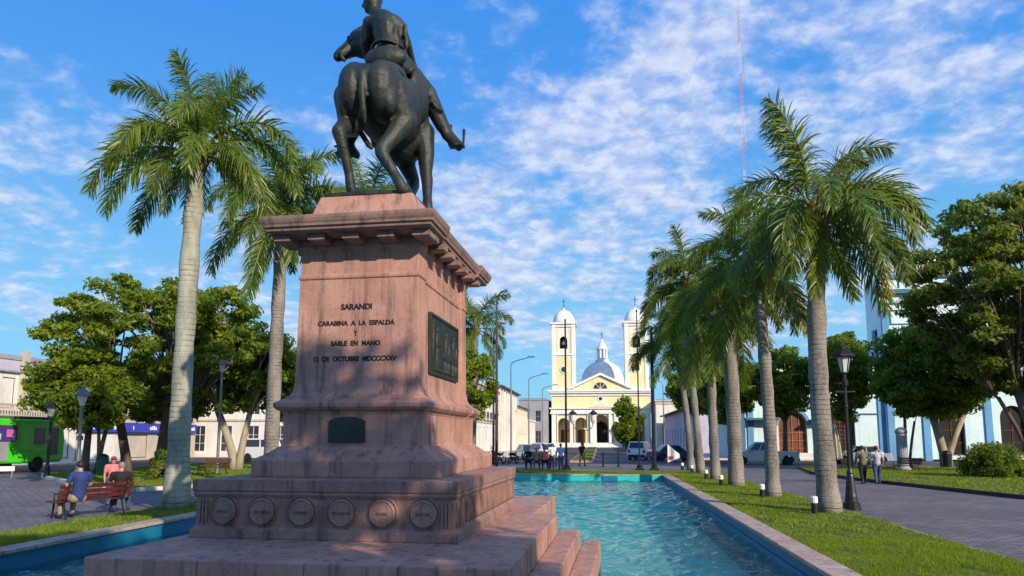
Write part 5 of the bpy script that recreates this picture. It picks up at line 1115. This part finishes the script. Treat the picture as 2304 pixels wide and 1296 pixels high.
#%%VEHICLES
# ------------------------------------------------------------------ vehicles (local: x length, front at +x, z up)
def wheel(t_, x, y, r, w=.22):
    s_ = 1 if y > 0 else -1
    b = MB(); b.M = Matrix.Translation((x, y, r)) @ Matrix.Rotation(R(90), 4, 'X'); b.lathe([(r * .62, -w / 2), (r * .93, -w / 2), (r, -w / 2 + .03), (r, w / 2 - .03), (r * .93, w / 2), (r * .62, w / 2)], 24)
    wh = b.build('wheel', M['rubber'], t_)
    b = MB(); b.M = Matrix.Translation((x, y, r)) @ Matrix.Rotation(R(90), 4, 'X'); b.lathe([(r * .615, -w / 2 + .01), (r * .615, w / 2 - .01)], 20)
    for k in range(5): a = k * 1.2566; b.box(-.02, .02, 0, 0, 0, 0)
    b.build('rim', M['chrome'], wh)
def car(name, label, cat, x, y, rz, m, kind='suv', L=4.3, Wd=1.76, H=1.62, group=None, pickup=False):
    t_ = thing(name, label, cat, (x, y, 0), rz, group); r = .34 if kind != 'sedan' else .31; gz = .22; belt = H * .60
    fx, rx = L / 2 - .82, -L / 2 + .80
    def archpts(cx): return [(cx + (r + .07) * math.cos(math.pi * k / 8), r + (r + .07) * math.sin(math.pi * k / 8)) for k in range(9)]
    hood = H * .56 if kind != 'van' else H * .58
    low = [(-L / 2 + .04, gz + .1), (rx - r - .07, gz)] + archpts(rx)[::-1] + [(fx - r - .07, gz)] + archpts(fx)[::-1] + [(L / 2 - .05, gz + .05)]
    top = [(L / 2, .5), (L / 2 - .05, hood * .86), (L / 2 - .25, hood * .96), (L / 2 - (1.15 if kind != 'van' else .55), hood + .05), (0, belt), (-L / 2 + .1, belt), (-L / 2, belt * .75), (-L / 2 - .01, .45)]
    b = MB(); b.prismy(low + top, -Wd / 2, Wd / 2); b.build('body', m, t_, bevel=.045, seg=2)
    f0 = L / 2 - (1.1 if kind != 'van' else .5); f1 = f0 - (.75 if kind != 'van' else .45)
    if pickup: r1, r0 = -.35, -.45
    elif kind == 'sedan': r1, r0 = -L / 2 + 1.25, -L / 2 + .55
    else: r1, r0 = -L / 2 + .30, -L / 2 + .08
    w1, w0 = Wd / 2 - .20, Wd / 2 - .05
    b = MB(); b.add([(r0, -w0, belt - .01), (f0, -w0, belt - .01), (f0, w0, belt - .01), (r0, w0, belt - .01), (r1, -w1, H), (f1, -w1, H), (f1, w1, H), (r1, w1, H)], [(0, 1, 5, 4), (1, 2, 6, 5), (2, 3, 7, 6), (3, 0, 4, 7), (4, 5, 6, 7), (3, 2, 1, 0)])
    b.build('cabin', m, t_, bevel=.05, seg=2)
    def lerp(p, q, f): return tuple(p[i] + (q[i] - p[i]) * f for i in range(3))
    def pane(nm, a, b_, c, d, off):
        A_, B_, C_, D_ = [Vector(v) for v in (a, b_, c, d)]; n_ = (B_ - A_).cross(D_ - A_).normalized() * off
        vs = [tuple(v + n_) for v in (A_, B_, C_, D_)] + [tuple(v - n_ * .5) for v in (A_, B_, C_, D_)]
        q = MB(); q.add(vs, [(0, 1, 2, 3), (7, 6, 5, 4), (0, 4, 5, 1), (1, 5, 6, 2), (2, 6, 7, 3), (3, 7, 4, 0)]); q.build(nm, M['glass'], t_)
    for s_ in (-1, 1):
        P0, P1, P2, P3 = (r0, s_ * w0, belt), (f0, s_ * w0, belt), (f1, s_ * w1, H), (r1, s_ * w1, H)
        spl = [(.06, .46), (.50, .93)] if not pickup else [(.10, .46), (.50, .90)]
        for (u0, u1) in spl:
            q = [lerp(lerp(P0, P1, u), lerp(P3, P2, u), v) for u, v in ((u0, .10), (u1, .10), (u1, .86), (u0, .86))]
            if s_ > 0: q = [q[1], q[0], q[3], q[2]]
            pane('side_window', *q, .006)
    q = [lerp(lerp((f0, -w0, belt), (f0, w0, belt), u), lerp((f1, -w1, H), (f1, w1, H), u), v) for u, v in ((.07, .08), (.93, .08), (.93, .9), (.07, .9))]; pane('windscreen', *q, .006)
    q = [lerp(lerp((r0, w0, belt), (r0, -w0, belt), u), lerp((r1, w1, H), (r1, -w1, H), u), v) for u, v in ((.08, .12), (.92, .12), (.92, .86), (.08, .86))]; pane('rear_window', *q, .006)
    for s_ in (-1, 1):
        b = MB(); b.box(L / 2 - .10, L / 2 + .008, s_ * (Wd / 2 - .30) - .2, s_ * (Wd / 2 - .30) + .2, hood * .66, hood * .80); b.build('headlight', M['lampglass'], t_, bevel=.02)
        b = MB(); b.box(-L / 2 - .02, -L / 2 + .08, s_ * (Wd / 2 - .20) - .12, s_ * (Wd / 2 - .20) + .12, belt * .68, belt * .92); b.build('tail_light', M['redlight'], t_, bevel=.015)
        b = MB(); b.box(f0 - .35, f0 - .2, s_ * (Wd / 2 + .02) - .09, s_ * (Wd / 2 + .02) + .09, belt, belt + .13); b.build('mirror', m, t_, bevel=.02)
        for wx in (fx, rx): wheel(t_, wx, s_ * (Wd / 2 - .12), r)
    b = MB(); b.box(L / 2 - .08, L / 2 + .05, -Wd / 2 + .12, Wd / 2 - .12, .30, .48); b.build('front_bumper', M['rubber'] if kind != 'sedan' else m, t_, bevel=.03)
    b = MB(); b.box(-L / 2 - .06, -L / 2 + .08, -Wd / 2 + .12, Wd / 2 - .12, .32, .52); b.build('rear_bumper', M['rubber'] if kind != 'sedan' else m, t_, bevel=.03)
    b = MB(); b.box(L / 2 - .02, L / 2 + .055, -.22, .22, .36, .46); b.build('number_plate', M['white'], t_)
    return t_
car('pickup_truck', 'pale silver pickup truck on the cross road between the right palms', 'pickup truck', 12.9, 58.9, R(172), M['carsilver'], 'suv', 5.0, 1.8, 1.78, None, True)
car('car', 'silver car parked behind the lantern post and the walking couple', 'car', 20.8, 61.0, R(176), M['carsilver'], 'sedan', 4.4, 1.76, 1.46)
car('van', 'white van parked on the cross road behind the left pedestal edge', 'van', -29.0, 60.2, R(-8), M['carwhite'], 'van', 4.6, 1.9, 2.05)
car('car', 'white car with dark rear windows parked at the right of the street mouth', 'car', 3.9, 70.5, R(76), M['carwhite'], 'suv', 4.4, 1.8, 1.75)
car('car', 'dark blue car behind the white and red banner', 'car', 6.6, 66.8, R(15), M['carblue'], 'sedan', 4.3, 1.75, 1.45)
car('car', 'silver car facing the pool at the left of the street mouth', 'car', -7.0, 69.6, R(-70), M['carsilver'], 'sedan', 4.3, 1.75, 1.48)
car('car', 'white car facing the pool, behind the people at the red bench', 'car', -5.0, 66.5, R(-62), M['carwhite'], 'suv', 4.2, 1.75, 1.58)
car('car', 'pale car farther up the left side of the church street', 'car', -7.2, 86, R(-84), M['carwhite'], 'sedan', 4.3, 1.75, 1.48)
# motorbikes
def moto(label, x, y, rz, m):
    t_ = thing('motorbike', label, 'motorbike', (x, y, 0), rz, 'motorbikes parked behind the tall street lights')
    for wx in (-.62, .62):
        b = MB(); b.tube([(wx + .25 * math.cos(a), 0, .3 + .25 * math.sin(a)) for a in [k * math.pi / 9 for k in range(19)]], .055, 6); b.build('wheel', M['rubber'], t_)
    b = MB(); b.cap((.12, 0, .78), (.42, 0, .80), .14, .09); b.cap((-.1, 0, .45), (.2, 0, .45), .16, .14); b.cap((-.3, 0, .72), (-.75, 0, .78), .08, .05); b.fuse('body', m, t_, .03, 2)
    b = MB(); b.cap((.1, 0, .84), (-.5, 0, .86), .10, .09); b.build('seat', M['black'], t_)
    b = MB(); b.tube([(.62, 0, .3), (.45, 0, .95)], .03, 6); b.tube([(.4, -.34, 1.02), (.48, 0, .98), (.4, .34, 1.02)], .02, 6); b.tube([(-.62, 0, .3), (0, 0, .42)], .03, 6); b.tube([(0, .0, .4), (-.1, .22, 0)], .015, 5); b.build('frame', M['steel'], t_)
    b = MB(); b.ell((.56, 0, .88), .08); b.build('headlight', M['lampglass'], t_)
moto('red motorbike nearest the pedestal', -10.2, 56.4, R(60), M['red']); moto('black motorbike between the two red ones', -9.1, 56.8, R(66), M['iron']); moto('red motorbike right of the black one', -8.0, 56.5, R(58), M['red']); moto('second black motorbike, right of the tall street lights', -6.9, 57.0, R(70), M['iron'])
# green bus
t_ = thing('bus', 'bright green bus with a dark sign panel at the left edge', 'bus', (-36.3, 37.8, 0), R(90))
b = MB(); prof = [(-5.6, .55), (5.35, .55), (5.6, .8), (5.62, 2.0), (5.45, 2.9), (5.1, 3.25), (-5.6, 3.25)]
b.prismy(prof, -1.2, 1.2); b.build('body', M['busgreen'], t_, bevel=.12, seg=3)
b = MB(); b.box(-5.5, 5.0, -1.1, 1.1, 3.26, 3.42); b.build('roof', M['roofdark'], t_, bevel=.04)
b = MB(); b.box(5.58, 5.66, -1.0, 1.0, 1.5, 2.7); b.build('windscreen', M['glass'], t_)
for k in range(2): b = MB(); b.box(3.0 + k * 1.1, 3.9 + k * 1.1, -1.215, -1.19, 1.0 if k else 1.7, 2.75); b.build('door' if k else 'side_window', M['glass'], t_)
b = MB(); b.box(-3.4, 1.6, -1.26, -1.203, 1.9, 2.85); sp = b.build('sign_panel', M['purple'], t_)
b = MB(); b.box(.8, 1.45, -1.28, -1.262, 2.15, 2.6); b.build('pink_square', M['pinkpanel'], sp); b = MB(); b.box(-1.6, .4, -1.28, -1.262, 2.0, 2.35); b.build('mint_strip', M['mint'], sp)
b = MB(); b.box(-3.4, 1.0, -1.25, -1.203, .7, 1.85); b.build('grey_panel', M['greystucco'], t_)
for wx in (-3.6, 3.4):
    for s_ in (-1, 1): wheel(t_, wx, s_ * 1.08, .48, .28)
for s_ in (-1, 1): b = MB(); b.box(5.60, 5.68, s_ * .8 - .2, s_ * .8 + .2, .85, 1.1); b.build('headlight', M['lampglass'], t_)
t_ = thing('barrier', 'low red and white barrier in front of the green bus', 'barrier', (-31.6, 34.2, 0), R(35))
b = MB(); b.box(-.9, -.05, -.06, .06, .35, .6); b.build('red_board', M['red'], t_); b = MB(); b.box(-.05, .9, -.06, .06, .35, .6); b.build('white_board', M['white'], t_); b = MB()
for x in (-.8, .8): b.box(x - .04, x + .04, -.2, .2, 0, .05); b.box(x - .03, x + .03, -.05, .05, .05, .35)
b.build('foot', M['steel'], t_)

#%%PEOPLE
# ------------------------------------------------------------------ people (local: facing -y)
def person(label, x, y, rz, pose, top, legs, hair, hat=None, h=1.72, vox=.022, z=0, fem=False, skin='skin', group=None, sleeves=True):
    t_ = thing('person', label, 'person', (x, y, z), rz, group); k = h / 1.72; t_.scale = (k, k, k)
    if pose == 'sit':
        pel = (0, .06, .56); kn = [(-.16, -.40, .56), (.16, -.42, .55)]; an = [(-.17, -.44, .10), (.18, -.36, .10)]; ch = (0, .14, 1.02); nk = (0, .10, 1.18); hd = (0, .04, 1.32)
        sh = [(-.20, .12, 1.10), (.20, .12, 1.10)]; el = [(-.30, .06, .84), (.29, .02, .84)]; ha = [(-.20, -.20, .72), (.16, -.22, .70)]
    else:
        st = .20 if pose == 'walk' else .03
        pel = (0, 0, .92); kn = [(-.10, -st * .8, .50), (.10, st * .2, .50)]; an = [(-.10, -st, .09), (.10, st * 1.3, .10)]; ch = (0, .01, 1.24); nk = (0, .01, 1.45); hd = (0, -.02, 1.60)
        sh = [(-.20, .01, 1.38), (.20, .01, 1.38)]; el = [(-.26, st * .5, 1.10), (.26, -st * .4, 1.10)]; ha = [(-.25, st * .2 - .08, .86), (.25, -st * 1.1 - .06, .88)]
    V = Vector
    hip = [(pel[0] - .10, pel[1], pel[2] - .04), (pel[0] + .10, pel[1], pel[2] - .04)]
    b = MB(); b.chain([pel + (.145,), ((pel[0] + ch[0]) / 2, (pel[1] + ch[1]) / 2, (pel[2] + ch[2]) / 2, .13), ch + (.15,), nk + (.062,), hd + (.07,)])
    b.ell(hd, (.075, .095, .115)); b.ell((hd[0], hd[1] - .095, hd[2] - .015), (.016, .022, .022)); b.ell((hd[0], hd[1] - .05, hd[2] - .08), (.05, .045, .035))
    for s_ in (-1, 1): b.ell((hd[0] + s_ * .076, hd[1] + .005, hd[2] - .01), (.014, .024, .032))
    for i in (0, 1):
        b.chain([(sh[i][0] * .6, sh[i][1], sh[i][2], .075), sh[i] + (.062,), el[i] + (.044,), ha[i] + (.032,)])
        d = (V(ha[i]) - V(el[i])).normalized(); c = V(ha[i]) + d * .05; s_ = -1 if i == 0 else 1
        b.ell(tuple(c), (.036, .028, .045))
        for q in range(4): f0 = c + V((0, (q - 1.5) * .02, 0)) + d * .03; b.cap(tuple(f0), tuple(f0 + d * (.06 + .012 * (1.5 - abs(q - 1.5)))), .011, .009, 6)
        b.cap(tuple(c + V((-s_ * .01, -.03, 0))), tuple(c + d * .05 + V((-s_ * .02, -.055, 0))), .012, .01, 6)
        b.chain([hip[i] + (.085,), kn[i] + (.06,), an[i] + (.04,)]); b.cap(an[i], (an[i][0], an[i][1] - .12, an[i][2] - .05), .045, .035)
    b.fuse('body', M[skin], t_, vox, 3)
    b = MB(); b.chain([(pel[0], pel[1], pel[2] + .02, .165), ((pel[0] + ch[0]) / 2, (pel[1] + ch[1]) / 2, (pel[2] + ch[2]) / 2, .155), (ch[0], ch[1], ch[2], .172), (nk[0], nk[1], nk[2] - .06, .085)])
    for i in (0, 1):
        e = V(sh[i]).lerp(V(el[i]), .6 if sleeves else .98); b.chain([(sh[i][0] * .5, sh[i][1], sh[i][2], .09), sh[i] + (.082,), tuple(e) + (.066,)])
        if not sleeves: b.chain([el[i] + (.06,), tuple(V(el[i]).lerp(V(ha[i]), .85)) + (.045,)])
    b.fuse('shirt', M[top], t_, vox, 3)
    b = MB()
    for i in (0, 1):
        b.chain([pel + (.15,), hip[i] + (.115,), kn[i] + (.082,), tuple(V(kn[i]).lerp(V(an[i]), .9)) + (.06,)])
    b.fuse('trousers', M[legs], t_, vox, 3)
    for i in (0, 1): b = MB(); b.cap((an[i][0], an[i][1] + .02, an[i][2] - .035), (an[i][0], an[i][1] - .15, an[i][2] - .05), .052, .042); b.build('shoe', M['black'], t_, smooth=True)
    b = MB(); b.ell((hd[0], hd[1] + .022, hd[2] + .028), (.088, .098, .105))
    if fem: b.cap((hd[0], hd[1] + .08, hd[2]), (hd[0], hd[1] + .10, hd[2] - .22), .07, .05)
    b.build('hair', M[hair], t_, smooth=True)
    if hat:
        b = MB(); b.ell((hd[0], hd[1] + .01, hd[2] + .075), (.098, .112, .075)); b.ell((hd[0], hd[1] - .13, hd[2] + .06), (.075, .07, .012)); b.build('cap', M[hat], t_, smooth=True)
    return t_
person('heavy man in a navy shirt seated on the near end of the left bench', -13.62, 17.4, R(-112), 'sit', 'navy', 'khaki', 'hair', None, 1.78, .02)
person('grey-haired person leaning on the far end of the left bench', -13.35, 18.75, R(-150), 'sit', 'black', 'denim', 'hairgrey', None, 1.70, .02)
person('person in a pink top and red cap behind the man in navy', -15.25, 21.0, R(40), 'stand', 'pink', 'denim', 'hair', 'redcloth', 1.50, .022, fem=True)
person('walker in an olive jacket, left one of the couple on the right path', 12.05, 35.0, R(175), 'walk', 'olive', 'black', 'hair', None, 1.74, .024, sleeves=False)
person('walker in pale grey shirt and red cap, right one of the couple on the path', 12.6, 34.8, R(170), 'walk', 'greycloth', 'denim', 'hair', 'redcloth', 1.72, .024)
person('person in a light blue shirt standing left of the slim dark flagpole', -2.55, 46.8, R(200), 'stand', 'lightblue', 'denim', 'hair', None, 1.74, .026)
person('person in an orange top seated on the red bench beyond the pool', -3.75, 48.6, R(10), 'sit', 'orangecloth', 'black', 'hair', None, 1.72, .026, fem=True)
person('person in white standing right behind the red bench', -3.35, 50.2, R(190), 'stand', 'white', 'denim', 'hair', None, 1.70, .026)
person('person in black seated at the left end of the red bench', -4.85, 48.7, R(5), 'sit', 'black', 'black', 'hair', None, 1.74, .026)
person('person in khaki seated in the middle of the red bench', -4.3, 48.6, R(8), 'sit', 'khaki', 'denim', 'hair', None, 1.70, .026)
person('person in black walking right of the slim dark flagpole', -1.35, 54.0, R(150), 'walk', 'black', 'khaki', 'hair', None, 1.74, .028)
person('person in a red cap standing behind the left shoulder of the pedestal base', -16.2, 50.0, R(20), 'stand', 'greycloth', 'denim', 'hair', 'redcloth', 1.70, .028)
person('person in dark clothes seated on the far red bench by the pale wall', -22.3, 55.3, R(0), 'sit', 'black', 'black', 'hair', None, 1.72, .03)
person('person in blue seated low behind the nearest right palm', 13.2, 45.0, R(200), 'sit', 'navy', 'denim', 'hair', None, 1.70, .028, z=-.0)
person('person in white far up the church street by the left cars', -9.6, 64.5, R(180), 'stand', 'white', 'denim', 'hair', None, 1.72, .03)
